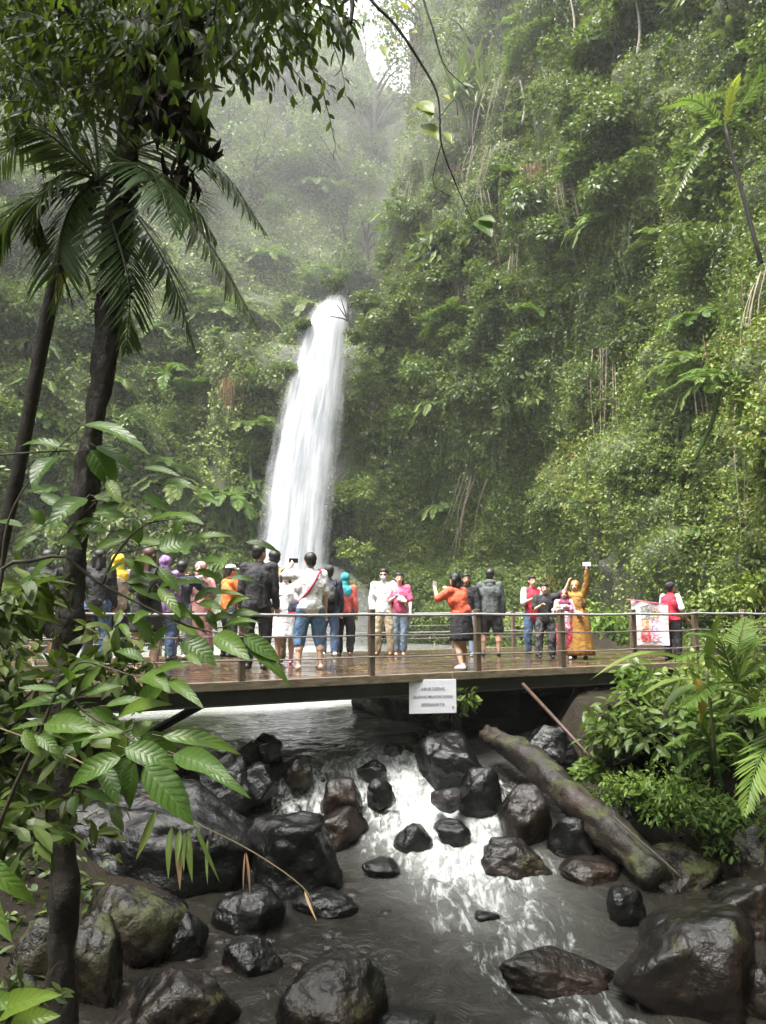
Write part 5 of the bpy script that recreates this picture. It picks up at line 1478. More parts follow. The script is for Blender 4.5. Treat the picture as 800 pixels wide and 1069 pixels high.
person('person in red and white top and blue jeans at left of the family', 557, 683, 80, 205, [('shirt', 'red', .6, .44, 1.05, 'shirt', 'white'), ('trousers', 'jeans'), ('hair',), ('shoes', 'shoe_d')], ra='hold', la='hold', skin='skin2')
person('youth in black tee and camouflage trousers among the family', 570, 687, 76, 190, [('shirt', 'black', .5, .46, 1.05), ('trousers', 'camo', 1.0, 1.5), ('hair',), ('shoes', 'shoe_d')], la=((.8, .3, .3), (.3, .2, .8)), ra='hold', skin='skin2', stance=.12)
person('child in pink top and red trousers next to the woman in mustard', 591, 688, 71, 178, [('shirt', 'pinkpat', 1.0, .40, 1.05), ('trousers', 'redpat'), ('hijab', 'maroon', .70), ('shoes', 'shoe_w')], woman=True, la='around', ra='hold', skin='skin2')
J = person('woman in long mustard dress and headscarf holding a phone up high', 606, 688, 80, 172, [('shirt', 'mustard', 1.0, .42, 1.05), ('skirt', 'mustard', .64, .05, 1.5, 'dress'), ('hijab', 'mustard2', .68), ('shoes', 'shoe_d')], la='selfie', ra='around', woman=True, skin='skin2', lean=(.03, 0))
phone(J, 1, 'phone_w', 'white phone held overhead by the woman in mustard', (0, 0, .02), 1)
backpack(J, 'bluebag', 'blue grey backpack on the woman in mustard', sc=1.0, z=.66)
JB = person('man in red and white tee and black cap carrying a photo poster', 703, 690, 80, -38, [('shirt', 'red', .55, .50, 1.1, 'shirt', 'white'), ('trousers', 'black', 1.0, 1.2), ('hair',), ('cap', 'black'), ('shoes', 'shoe_d'), ('band', 'white', 1, .05, .18)], ra='carry', la=((.3, .15, -1), (.25, .5, -.5)), fat=1.1, hpitch=-12)

# ---- the photo poster he carries
dp = JB['d'] - .15
e = empty('photo_poster', P(679, 650, dp), R(-8))
mb = MB(); pw = 36 * dp / F; phh = 46 * dp / F
nx, nz = 14, 10; V = []
for j in range(nz):
    for i_ in range(nx):
        u, v = i_ / (nx - 1) - .5, j / (nz - 1) - .5
        V.append((u * pw, .02 * math.sin(u * 9) + .015 * math.sin(v * 7 + u * 4), v * phh * (1 - .12 * (u + .5)) - .06 * (u + .5) * phh))
V = np.array(V); V2 = V + (0, .006, 0); i_ = np.arange(nz - 1)[:, None] * nx + np.arange(nx - 1)[None]
qf = np.stack([i_, i_ + 1, i_ + nx + 1, i_ + nx], -1).reshape(-1, 4)
mb.add(V, qf).add(V2, qf[:, ::-1]); mb.build('sheet', cl('poster', (.70, .56, .58), .6), e, smooth=True)
def patch(u, v, w_, h_, c, nm='photo_print'):
    mb = MB(); m_ = 5
    V = [((u + (a / m_ - .5) * w_) * pw, .02 * math.sin((u + (a / m_ - .5) * w_) * 9) + .015 * math.sin((v + b_ * h_) * 7 + (u + (a / m_ - .5) * w_) * 4) - .006, (v + b_ * h_) * phh * (1 - .12 * (u + .5)) - .06 * (u + .5) * phh) for b_ in (-.5, 0, .5) for a in range(m_ + 1)]
    i_ = np.arange(2)[:, None] * (m_ + 1) + np.arange(m_)[None]
    mb.add(np.array(V), np.stack([i_, i_ + 1, i_ + m_ + 2, i_ + m_ + 1], -1).reshape(-1, 4)); mb.build(nm, cl('print%d' % int(1e4 * sum(c)), c, .5, pattern='blotch', c2=tuple(min(1, x * 1.8 + .1) for x in c), scale=20), e)
patch(-.14, .26, .26, .30, (.20, .21, .20)); patch(.14, .24, .22, .26, (.40, .30, .22)); patch(-.14, -.02, .2, .2, (.50, .20, .10)); patch(.16, -.04, .26, .24, (.38, .26, .40)); patch(-.14, -.30, .26, .24, (.55, .09, .10)); patch(.16, -.30, .28, .22, (.55, .26, .34))
mb = MB(); mb.tube([(-pw * .62, 0, phh * .52), (pw * .5, 0, phh * .40)], .012, 6); mb.build('top_rod', C_['hotpink'], e)
tag(e, 'white and pink poster of photo prints carried by the man in red', 'poster')
# ================================================================== right bank plants
def bank_z(p): return float(terrz(np.array([p[0]]), np.array([p[1]]))[0])
def bush_at(px, py, d, rad, n, L, mat, label, seed, **kw):
    c = P(px, py, d)
    o = link('bush', shrub_mesh('bush', rad, n, L, G[mat], seed, **kw), None, c - np.array((0, 0, .4 * rad)))
    return tag(o, label, 'bush')
BB = [(640, 770, 10.2, .62, 380, .15, 'pale', 'broad leaved bush on the bank just right of the rusty pipe', dict(tb=.35, aspect=.42, clumps=13)),
      (690, 752, 10.0, .72, 480, .16, 'pale', 'star leaved bush in the middle of the right bank', dict(tb=.5, aspect=.36, clumps=14)),
      (742, 772, 9.6, .66, 420, .15, 'broad', 'dark green broad bush on the bank below the yellow hanging leaf', dict(tb=.45, aspect=.42, clumps=12)),
      (668, 716, 11.2, .58, 360, .15, 'broad', 'leafy bush hugging the bridge edge at the right end', dict(tb=.5, aspect=.45, clumps=11)),
      (715, 722, 10.6, .60, 380, .15, 'pale', 'bush under the long light green leaf at the bridge end', dict(tb=.55, aspect=.4, clumps=11)),
      (782, 735, 9.6, .62, 380, .16, 'pale', 'bush at the right edge beside the fern fronds', dict(tb=.5, aspect=.4, clumps=11)),
      (700, 838, 9.2, .56, 1500, .07, 'fern', 'fine leaved bright green bush low on the right bank', dict(tb=.5, aspect=.35, clumps=16)),
      (745, 858, 9.0, .52, 1300, .07, 'fern', 'fine leaved green bush at the water edge before the flat rock', dict(tb=.35, aspect=.35, clumps=14)),
      (650, 826, 9.6, .40, 900, .07, 'fern', 'small fine leaved yellow green bush close beside the log', dict(tb=.7, aspect=.35, clumps=12)),
      (622, 800, 10.2, .30, 130, .13, 'broad', 'heart leaved plant at the upper side of the log', dict(tb=.8, aspect=.7, clumps=7)),
      (672, 820, 9.4, .22, 40, .16, 'broad', 'small plant with a few big pale leaves above the log', dict(tb=1.0, aspect=.7, clumps=4)),
      (476, 738, 12.0, .42, 420, .11, 'pale', 'leafy bush growing behind the white sign', dict(tb=.6, aspect=.45, clumps=10)),
      (447, 775, 12.2, .28, 200, .10, 'fern', 'little bush at the pool edge below the white sign', dict(tb=.5, aspect=.4, clumps=7)),
      (545, 655, 23.0, .75, 500, .17, 'pale', 'bright low bush beyond the bridge behind the family', dict(tb=.8, clumps=10)),
      (640, 655, 22.5, .80, 500, .17, 'fern', 'bright low bush beyond the bridge between family and poster', dict(tb=.7, clumps=10)),
      (505, 660, 27.0, .70, 450, .17, 'fern', 'low bush beyond the bridge behind the grey jacket man', dict(tb=.6, clumps=10)),
      (742, 640, 17.5, .75, 600, .14, 'pale', 'pale leafy bush beyond the last bridge posts', dict(tb=.6, clumps=12)),
      (790, 625, 16.5, .85, 600, .14, 'cover', 'leafy bush at the right edge behind the bridge end', dict(tb=.65, clumps=12)),
      (602, 640, 26.0, .8, 500, .17, 'cover', 'low bush against the dark rock behind the mustard dress', dict(tb=.6, clumps=10))]
for n_, (px, py, d, rad, n, L, mat, lab, kw) in enumerate(BB): bush_at(px, py, d, rad, n, L, mat, lab, 700 + n_, **kw)

# undergrowth on both banks, too fine to count
def undergrowth(name, label, x0, x1, y0, y1, n, L, mat, seed, cond):
    r = np.random.default_rng(seed); x = r.uniform(x0, x1, n); y = r.uniform(y0, y1, n)
    k = cond(x, y) & (fbm(np.stack([x * .9, y * .9, 0 * x], -1), seed, 3) > -.25); x = x[k]; y = y[k]; n = len(x)
    z = terrz(x, y); lump = np.clip(fbm(np.stack([x * 1.3, y * 1.3, 0 * x], -1), seed + 2, 3) + .5, 0, 1.4)
    p = np.stack([x, y, z + lump * .28 * r.random(n)], 1)
    V, Fc, kk = leaf_cloud2(p, rand_dir(n, r) * .9 + UP * .25, unit(UP + .5 * r.normal(size=(n, 3))), L * r.uniform(.5, 1.4, n), L * r.uniform(.3, .55, n))
    t = np.clip(.4 + .25 * fbm(p * 1.1, seed, 2) + .15 * r.normal(size=n), 0, 1)
    tag(link(name, np_mesh(name, V, Fc, G[mat], {'tint': np.repeat(t, kk)})), label, 'undergrowth', kind='stuff')
undergrowth('bank_undergrowth', 'low leafy undergrowth over the right bank', 2.6, 11.5, 2.5, 30, 52000, .13, 'cover', 33, lambda x, y: (x - chan(y)[1] > np.where(y < 11, .95, 1.7)) & ((y > 17.6 + .52 * x) | (y < 10.4 + .52 * x)))
undergrowth('left_undergrowth', 'low leafy undergrowth over the left bank', -12, -2.4, 3.2, 24, 26000, .12, 'shrub', 34, lambda x, y: (chan(y)[2] - x > .8) & ((y > 17.6 + .52 * x) | (y < 10.0 + .52 * x)))

# long light-green leaf and the yellow hanging leaf at the bridge end
e = empty('ginger_plant', P(738, 720, 8.6)); io = np.array(e.location)
lf = MB()
for (bx_, by_, tx, ty, w_, d_, t_, dr_) in [(738, 700, 616, 710, .22, 8.3, .85, .16), (742, 700, 792, 672, .20, 8.4, .6, .12), (736, 715, 690, 745, .2, 8.5, .35, .1), (742, 720, 800, 742, .2, 8.3, .5, .1), (735, 712, 668, 728, .18, 8.8, .7, .1), (740, 700, 752, 640, .16, 8.7, .6, .05)]:
    lf = MB(); big_leaf(lf, P(bx_, by_, d_) - io, P(tx, ty, d_ - .25) - io, w_, UP, dr_, .15, t_, .02); link('leaf', lf.mesh('leaf', G['pale'], True), e)
lf = MB(); big_leaf(lf, P(726, 706, 8.2) - io, P(732, 755, 8.1) - io, .14, (.3, -1, .1), .08, .2, .5, .10); link('yellow_leaf', lf.mesh('yellow_leaf', G['yellow'], True), e)
st = MB(); st.tube(smooth_path([P(748, 800, 8.8) - io, P(742, 740, 8.7) - io, P(738, 700, 8.6) - io], 6), .018, 6); link('stem', st.mesh('stem', M['stem_green'], True), e)
tag(e, 'broad leaved plant with one long light leaf and one yellow hanging leaf', 'plant')

def frond_plant(name, label, cat, c, d, ends, ll, lw, npair, mat, trunk=None, hang=.35, rach='stem_green', tints=None):
    e = empty(name, P(*c, d)); io = np.array(e.location)
    if trunk is not None:
        st = MB(); st.tube(smooth_path([P(*q[:2], q[2]) - io for q in trunk], 14), np.interp(np.linspace(0, 1, 14), np.linspace(0, 1, len(trunk)), [q[3] for q in trunk]), 9)
        V = np.concatenate(st.V); V += fbm(V * 14, 3, 3)[:, None] * .006
        link('trunk', np_mesh('trunk', V, st.F, M['bark_moss'], None, True), e)
    for n_, pts in enumerate(ends):
        q = [P(*c, d) - io] + [P(a[0], a[1], a[2] if len(a) > 2 else d) - io for a in pts]
        rib = smooth_path(q, 16); fb = MB(); fb.tube(rib, np.linspace(.012, .003, 16), 5, .3, False)
        frond_geo(fb, rib, ll, lw, npair, tints[n_] if tints else .45 + .15 * rng.normal(), hang, 62, .4, .10, .10)
        link('frond', fb.mesh('frond', G[mat]), e)
    return tag(e, label, cat)
frond_plant('bank_fern', 'tall feathery fern with light green fronds at the bridge end', 'fern', (768, 712), 8.0,
            [[(735, 682), (698, 690, 7.8)], [(750, 668), (722, 660, 8.2)], [(785, 672), (812, 662, 8.0)], [(795, 690), (840, 695, 7.8)], [(795, 715), (825, 742, 7.6)], [(742, 715), (712, 738, 7.7)], [(772, 672), (778, 645, 8.3)]], .20, .030, 30, 'fern', None, .3, tints=[.7, .6, .7, .6, .6, .5, .7])
frond_plant('edge_fern', 'big fern frond hanging in from the right edge above stump rock', 'fern', (845, 740), 6.0,
            [[(815, 760), (790, 800, 5.8), (778, 848, 5.7)], [(835, 790), (812, 850, 5.8), (800, 905, 5.8)], [(810, 735), (780, 745, 5.9)], [(860, 700), (830, 640, 6.2)]], .24, .032, 30, 'fern', None, .25, tints=[.75, .35, .6, .6])
frond_plant('bank_fern', 'small fern on the bank below the light green long leaf', 'fern', (742, 778), 9.0, [[(720, 765), (695, 778)], [(760, 765), (785, 780)], [(735, 760), (728, 752)], [(745, 790), (752, 815)], [(725, 785), (705, 805)]], .16, .028, 22, 'fern', None, .3, tints=[.7, .6, .6, .5, .5])

# ================================================================== the big tree at the left
TD = 5.0
tree_e = empty('leaning_tree', P(66, 1120, TD)); io = np.array(tree_e.location)
tp = smooth_path([P(*a, d) - io for a, d in [((68, 1210), TD), ((66, 1069), TD), ((64, 900), TD), ((63, 760), TD), ((72, 640), TD), ((88, 520), TD), ((104, 400), TD + .05), ((120, 270), TD + .1), ((136, 160), TD + .15), ((152, 60), TD + .2), ((170, -60), TD + .3), ((190, -220), TD + .5), ((200, -420), TD + .8)]], 220)
mb = MB(); tr = np.interp(np.linspace(0, 1, 220), [0, .1, .3, .5, .7, .85, 1], [.09, .070, .074, .080, .070, .070, .065]); mb.tube(tp, tr, 36)
V = np.concatenate(mb.V); cidx = np.argmin(((V[:, None] - tp[None]) ** 2).sum(-1), 1); dr_ = unit(V - tp[cidx])
V = V + dr_ * (fbm(V * np.array((6, 6, 3)), 41, 4, .6) * .030 + np.abs(fbm(V * np.array((16, 16, 4)), 47, 3)) * .014 + np.clip(fbm(V * 3, 44, 3), 0, 1) * .018 * (V[:, 2:3] * 0 + 1).ravel())[:, None]
link('trunk', np_mesh('trunk', V, mb.F, M['bark_moss'], None, True), tree_e)
rt_ = np.random.default_rng(31); n = 1500; k_ = rt_.integers(40, 200, n); a_ = rt_.uniform(0, 6.28, n)
on = np.stack([np.cos(a_), np.sin(a_), .2 * rt_.normal(size=n)], 1); pp = tp[k_] + on * (tr[k_] + .01)[:, None]
sel = fbm(pp * 2.2, 52, 3) > -.02; pp, on = pp[sel], on[sel]; n = len(pp)
V, Fc, kk = leaf_cloud2(pp, unit(on + .7 * rt_.normal(size=(n, 3)) - UP * .6), unit(rt_.normal(size=(n, 3)) + UP), rt_.uniform(.03, .10, n), rt_.uniform(.010, .028, n))
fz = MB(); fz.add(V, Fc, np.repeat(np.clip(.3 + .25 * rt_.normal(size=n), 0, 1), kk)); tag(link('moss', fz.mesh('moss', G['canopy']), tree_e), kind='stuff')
br = MB(); twig_pts = []
rb = np.random.default_rng(55)
limb_def = [((150, 70), TD + .2, (70, 10), 4.9, (-40, -40), 4.6), ((156, 30), TD + .25, (240, 10), 5.0, (330, -20), 4.6), ((165, -20), TD + .3, (60, -80), 5.6, (-120, -160), 5.9), ((170, -60), TD + .3, (280, -90), 5.4, (430, -160), 5.3),
            ((180, -140), TD + .4, (100, -220), 4.0, (-60, -300), 2.6), ((185, -180), TD + .4, (330, -260), 4.2, (560, -340), 3.4), ((190, -240), TD + .5, (200, -420), 7.0, (260, -520), 9.5), ((190, -240), TD + .5, (400, -380), 6.5, (640, -460), 8.0), ((150, 60), TD + .2, (110, 60), 5.6, (30, 90), 6.0),
            ((195, -300), TD + .6, (20, -400), 7.5, (-200, -460), 8.5)]
tips = []
for a, da, b_, db, c_, dc in limb_def:
    l = smooth_path([P(*a, da) - io, P(*b_, db) - io, P(*c_, dc) - io], 14); br.tube(l, np.linspace(.05, .014, 14), 7); tips.append(l)
link('branch', br.mesh('branch', M['bark'], True), tree_e)
# leafy twigs
lv = MB(); tw = MB()
def twig(p0, dirn, L, nl, ll, lw, tb, hang=.5):
    q = [p0]; dcur = unit(np.asarray(dirn, float))
    for k in range(6):
        dcur = unit(dcur + rb.normal(size=3) * .15 - UP * .10); q.append(q[-1] + dcur * L / 6)
    q = np.array(q); tw.tube(q, np.linspace(.006, .002, 7), 4)
    t = np.linspace(.1, 1, nl); c = np.stack([np.interp(t, np.linspace(0, 1, 7), q[:, k]) for k in range(3)], 1)
    tn = unit(np.stack([np.gradient(c[:, k]) for k in range(3)], 1)); sd = unit(np.cross(tn, UP) + 1e-3)
    sg = np.where(np.arange(nl) % 2 == 0, 1, -1)[:, None]
    ax = unit(tn * .6 + sd * sg * .8 - UP * hang + .25 * rb.normal(size=(nl, 3)))
    V, Fc, kk = leaf_cloud2(c, ax, unit(UP + .5 * rb.normal(size=(nl, 3)) + (0, -.2, 0)), ll * rb.uniform(.7, 1.25, nl), lw * rb.uniform(.8, 1.2, nl), .10, .3)
    lv.add(V, Fc, np.repeat(np.clip(tb + .2 * rb.normal(size=nl), 0, 1), kk))
for li, l in enumerate(tips):
    for k in range(46 if li < 4 or li == 8 else 80):
        p0 = l[rb.integers(3, 14)] + rb.normal(size=3) * (.12 if li in (0, 1, 8) else .42)
        twig(p0, (rb.normal(), rb.normal(), rb.normal() * .5 - .2), rb.uniform(.3, .65), 11, .095, .040, .30)
# dense screen of small leaves in the top left corner, and hanging sprays along the top edge
for k in range(330):
    px, py, d = rb.uniform(-40, 150), rb.uniform(-60, 120) * rb.random() ** .3, rb.uniform(4.2, 6.2)
    if px > 60 and py > 90: continue
    twig(P(px, py, d) - io, (rb.normal(), rb.normal() * .6, -.3 + .4 * rb.normal()), rb.uniform(.25, .5), 11, .085, .036, .25 + .6 * (rb.random() < .22))
for k in range(120):
    px = rb.uniform(140, 340); py = rb.uniform(-70, np.interp(px, [140, 230, 300, 345], [40, 62, 40, 5])); d = rb.uniform(4.0, 5.4)
    twig(P(px, py, d) - io, (rb.normal(), rb.normal() * .6, -.6), rb.uniform(.22, .42), 10, .105, .038, .25, .75)
# unseen overhead part of the crown, enlarged to shade the near ground
n = 46000; q_ = np.stack([rb.uniform(-8.5, 6.5, n), rb.uniform(-5, 9.5, n), rb.uniform(6.0, 10.5, n)], 1)
rl = q_ - CAM; fw = rl[:, 1] * CP + rl[:, 2] * SP; syy = F * (-rl[:, 1] * SP + rl[:, 2] * CP) / np.maximum(fw, .05)
keep = ((fw < .3) | (syy > 600)) & (fbm(q_ * .45, 66, 3) > -.12); q_ = q_[keep]; n = len(q_)
V, Fc = leaf_cloud(q_ - io, unit(rb.normal(size=(n, 3)) - UP * .3), unit(UP + .6 * rb.normal(size=(n, 3))), rb.uniform(.13, .24, n), rb.uniform(.07, .11, n))
lv.add(V, Fc, np.repeat(np.clip(.5 + .2 * rb.normal(size=n), 0, 1), 4))
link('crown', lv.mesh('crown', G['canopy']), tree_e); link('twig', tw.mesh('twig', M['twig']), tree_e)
tag(tree_e, 'dark leaning tree at the left with mossy trunk and overhanging leaves', 'tree')

G['dead'] = leaf_mat('leaf_dead', [(0, (.014, .009, .006)), (1, (.045, .027, .018))], .8, .1, (.05, .03, .02))
# bird's nest fern and dark moss clump high on the trunk
def nest(px, py, d, n, L, W, label, seed, mat='palm', down=.3, name='nest_fern'):
    r = np.random.default_rng(seed); e = empty(name, P(px, py, d)); lf = MB(); dead = MB()
    for k in range(n):
        a = r.uniform(0, 6.28); l = L * r.uniform(.6, 1.1); up = r.uniform(-.2, .9)
        big_leaf(lf, (0, 0, 0), (math.cos(a) * l * .8, math.sin(a) * l * .8, l * (up - down)), W * r.uniform(.7, 1.1), UP, .15, .12, np.clip(.3 + .25 * r.normal(), 0, .75), .03)
    for k in range(n * 4):
        a = r.uniform(0, 6.28); l = L * r.uniform(.25, .8); o_ = r.normal(size=3) * .06
        big_leaf(dead, (math.cos(a) * .08 + o_[0], math.sin(a) * .08 + o_[1], .05 + o_[2]), (math.cos(a) * l * r.uniform(.1, .7), math.sin(a) * l * r.uniform(.1, .7), -l * r.uniform(.3, .8)), W * r.uniform(.25, .6), (math.cos(a), math.sin(a), .2), .12, .2, .15 * r.random(), .06)
    cl_ = MB(); cl_.ellip((0, 0, -.02), (.06, .06, .10), None, 18, 12); V = np.concatenate(cl_.V); V *= (1 + .35 * fbm(V * 9, seed, 4))[:, None]
    link('root_clump', np_mesh('root_clump', V, cl_.F, M['bark'], None, True), e)
    link('leaf', lf.mesh('leaf', G[mat], True), e); link('dead_leaf', dead.mesh('dead_leaf', G['dead'], True), e)
    return tag(e, label, 'fern')
nest(178, 110, 4.85, 15, .55, .13, 'dark nest fern with drooping dead leaves on the trunk near the top', 801)
nest(190, 30, 4.9, 18, .60, .13, 'dark nest fern at the very top of the leaning trunk', 802)
nest(165, 62, 5.0, 14, .5, .11, 'lime tinged nest fern on the trunk between the two dark ones', 803, 'canopy')
nest(205, 150, 4.9, 7, .36, .10, 'small brown tufted fern hanging right of the upper trunk', 804)
nest(190, 185, 4.95, 5, .30, .09, 'withered brown leaf clump dangling below the nest ferns', 805, 'dead', .8)
nest(120, 300, 4.9, 9, .28, .06, 'small tufted fern on the trunk among the palm fronds', 806)

# the slim palm
CEN = (104, 188)
frond_plant('slim_palm', 'slim palm with long drooping fronds beside the leaning tree', 'palm', CEN, 5.3,
  [[(160, 148, 5.0), (225, 172, 4.8), (277, 242, 4.7)], [(155, 180, 5.0), (215, 250, 4.8), (268, 340, 4.7)], [(135, 215, 5.1), (175, 280, 4.9), (202, 360, 4.9)], [(80, 165, 5.2), (50, 140, 5.1), (22, 132, 5.0)], [(98, 120, 5.3), (95, 70, 5.4), (92, 20, 5.5)],
   [(70, 180, 5.1), (45, 205, 5.0), (35, 250, 5.0)], [(75, 215, 5.1), (62, 260, 5.0), (60, 320, 5.0)], [(120, 240, 5.0), (135, 300, 4.8), (132, 365, 4.8)], [(130, 150, 5.7), (170, 130, 6.1), (205, 150, 6.3)], [(85, 130, 5.7), (55, 90, 6.0), (15, 70, 6.2)],
   [(140, 170, 4.8), (165, 190, 4.3), (180, 240, 4.0)], [(70, 150, 5.6), (20, 150, 5.9), (-20, 190, 6.0)], [(60, 200, 5.1), (20, 215, 5.0), (-15, 260, 5.0)], [(140, 195, 5.5), (190, 200, 5.9), (225, 250, 6.0)]],
  .40, .025, 46, 'palm', [(-40, 760, 5.7, .055), (0, 575, 5.6, .05), (22, 480, 5.55, .048), (50, 330, 5.45, .05), (70, 255, 5.4, .07), (88, 215, 5.35, .085), (104, 186, 5.3, .05)], .45, tints=[.62, .92, .55, .6, .55, .55, .6, .5, .6, .55, .6, .55, .6, .6])
e = empty('pale_epiphyte', P(58, 290, 5.2)); io2 = np.array(e.location); lf = MB()
for (a, b_, c_, d_, w_, t_) in [(72, 276, 44, 286, .055, .9), (75, 280, 58, 318, .08, .8), (95, 265, 117, 270, .05, .7), (70, 285, 48, 300, .05, .6), (80, 280, 95, 310, .05, .5)]: lf = MB(); big_leaf(lf, P(a, b_, 5.2) - io2, P(c_, d_, 5.0) - io2, w_, UP, .1, .1, t_, .02); link('leaf', lf.mesh('leaf', G['lime'], True), e)
tag(e, 'few yellow green leaves sprouting on the slim palm stem', 'plant')

# branch dangling in at the top, with a few yellow-green leaves
e = empty('dangling_branch', P(440, 60, 3.3)); io2 = np.array(e.location)
st = MB(); st.tube(smooth_path([P(330, -260, 3.6) - io2, P(368, -60, 3.4) - io2, P(385, -5, 3.3) - io2, P(412, 25, 3.3) - io2, P(437, 62, 3.3) - io2, P(457, 100, 3.3) - io2, P(461, 150, 3.3) - io2, P(476, 192, 3.3) - io2, P(493, 230, 3.3) - io2], 40), np.linspace(.010, .002, 40), 6)
st.tube(smooth_path([P(425, -80, 3.4) - io2, P(441, -5, 3.3) - io2, P(452, 30, 3.25) - io2, P(464, 68, 3.25) - io2, P(488, 92, 3.2) - io2], 16), np.linspace(.008, .002, 16), 5)
st.tube(smooth_path([P(461, 150, 3.3) - io2, P(452, 190, 3.25) - io2, P(470, 205, 3.25) - io2], 8), .0025, 4); st.tube(smooth_path([P(461, 120, 3.3) - io2, P(475, 104, 3.35) - io2, P(478, 120, 3.3) - io2], 8), .0022, 4)
st.tube(smooth_path([P(366, -10, 3.0) - io2, P(368, 8, 3.0) - io2, P(366, 26, 3.0) - io2], 8), np.linspace(.012, .008, 8), 5)
link('twig', st.mesh('twig', M['bark'], True), e)
for nm, mt, LL in [('leaf', 'lime', [(438, 106, 452, 124, .09, .4), (430, 112, 454, 118, .08, .3), (442, 130, 458, 147, .08, .3), (464, 138, 472, 150, .04, .4), (415, 22, 408, 6, .05, .3), (398, 48, 405, 62, .045, .3), (462, 100, 470, 104, .03, .8), (446, 22, 462, 20, .025, .2), (452, 34, 466, 44, .02, .2), (424, 10, 418, 2, .05, .7)]),
                   ('yellow_leaf', 'yellow', [(425, 36, 436, 34, .05, .5), (418, 44, 412, 46, .04, .5)]), ('dark_leaf', 'broad', [(498, 230, 514, 248, .09, .5), (500, 228, 518, 232, .06, .6), (476, 88, 496, 92, .03, .3), (480, 90, 490, 100, .03, .3)])]:
    pass
    for a, b_, c_, d_, w_, t_ in LL: lf = MB(); big_leaf(lf, P(a, b_, 3.3) - io2, P(c_, d_, 3.22) - io2, w_, (0, -1, .35), .06, .1, t_, .01); link(nm, lf.mesh(nm, G[mt], True), e)
tag(e, 'thin dark branch dangling from the top with a few yellow green leaves', 'branch')

# ================================================================== the big-leaved shrub in the foreground
def leaf_shrub(label, root, leaves, stems, mat='broad', name='big_leaved_shrub', wmul=.85, wr=.27):
    e = empty(name, root); io2 = np.array(e.location); st = MB(); r = np.random.default_rng(len(leaves))
    for q in leaves:
        a, b_, c_, d_, w_, dep = q[:6]; t_ = q[6] if len(q) > 6 else float(np.clip(.5 + .25 * r.normal(), 0, 1))
        p0 = P(a, b_, dep); p1 = P(c_, d_, dep + r.uniform(-.12, .06))
        ln = math.hypot(c_ - a, d_ - b_)
        wm = w_ * 1.25 * dep / F * wmul
        flat = np.clip(w_ / ln, .1, .6)
        up = (r.normal() * .25, -.55 - .8 * flat, .55 + .3 * (1 - flat))
        lf = MB(); big_leaf(lf, p0 - io2, p1 - io2, max(wm, wr * ln * dep / F) if w_ > 4 else wm, up, .10 * r.uniform(.3, 1.4), .13, t_, .025); link('leaf', lf.mesh('leaf', G[mat], True), e)
        st.tube([p0 - io2 + (p0 - p1) * .12, p0 - io2 + (p1 - p0) * .1], .0022, 4)
    for pts, r0, r1 in stems:
        st_ = smooth_path([P(*q) - io2 for q in pts], 18); st.tube(st_, np.linspace(r0, r1, 18), 6)
    link('stem', st.mesh('stem', M['twig'], True), e)
    return tag(e, label, 'shrub')
D1 = 2.7
U = [(88, 443, 158, 476, 18, D1, .55), (100, 466, 142, 494, 16, D1, .45), (94, 470, 120, 512, 30, D1, .15), (60, 476, 34, 514, 26, D1, .3), (90, 520, 52, 556, 30, D1, .3), (74, 558, 118, 556, 16, D1, .5), (64, 562, 86, 574, 16, D1, .6), (24, 550, -6, 545, 10, D1, .4), (168, 506, 210, 514, 14, D1 + .1, .4), (148, 516, 178, 535, 14, D1, .4),
     (100, 522, 134, 511, 14, D1, .5), (100, 536, 130, 525, 14, D1, .5), (166, 574, 206, 567, 32, D1 - .1, .4), (154, 546, 202, 539, 13, D1, .6), (132, 540, 96, 536, 14, D1, .4), (208, 518, 232, 529, 9, D1 + .1, .4), (200, 564, 242, 560, 11, D1, .6), (256, 566, 294, 579, 7, D1 - .1, .05), (132, 608, 170, 603, 14, D1, .55), (136, 610, 174, 630, 14, D1, .5),
     (164, 616, 198, 607, 12, D1, .6), (180, 612, 218, 610, 12, D1, .6), (254, 663, 294, 692, 20, D1 - .15, .5), (225, 662, 262, 690, 24, D1 - .15, .6), (258, 676, 304, 717, 13, D1 - .15, .4), (190, 668, 226, 695, 28, D1 - .1, .3), (232, 655, 272, 650, 9, D1, .6), (207, 630, 236, 638, 12, D1, .7), (218, 648, 246, 642, 12, D1, .7), (242, 641, 272, 641, 12, D1, .6),
     (220, 619, 256, 622, 7, D1, .7), (180, 632, 200, 645, 15, D1, .5), (200, 640, 176, 652, 14, D1, .6), (214, 660, 196, 640, 14, D1, .6), (150, 600, 128, 582, 12, D1, .6), (112, 600, 130, 588, 12, D1, .6), (210, 585, 238, 590, 12, D1, .5), (170, 545, 150, 528, 12, D1, .6), (236, 636, 262, 624, 11, D1, .7), (160, 640, 138, 652, 15, D1, .5), (176, 655, 158, 676, 15, D1, .5), (120, 555, 148, 566, 13, D1, .7), (72, 470, 20, 466, 9, D1, .4), (40, 560, 14, 575, 12, D1, .5), (46, 548, 30, 530, 13, D1, .6), (150, 488, 190, 498, 10, D1 + .1, .4),
     (184, 536, 214, 548, 12, D1, .5), (205, 596, 232, 606, 12, D1, .6), (188, 690, 168, 706, 14, D1, .4), (240, 604, 268, 608, 8, D1, .5), (140, 585, 165, 592, 12, D1, .7)]
rl_ = np.random.default_rng(12)
def extra(lst, n, box, dep, wl=(26, 48)):
    for _ in range(n):
        x = rl_.uniform(box[0], box[2]); y = rl_.uniform(box[1], box[3]); a = rl_.normal(.25, .9); l = rl_.uniform(*wl)
        lst.append((x, y, x + l * math.cos(a), y + l * math.sin(a) * .8, l * rl_.uniform(.28, .4), dep + rl_.uniform(-.15, .2), float(np.clip(rl_.normal(.55, .25), 0, 1))))
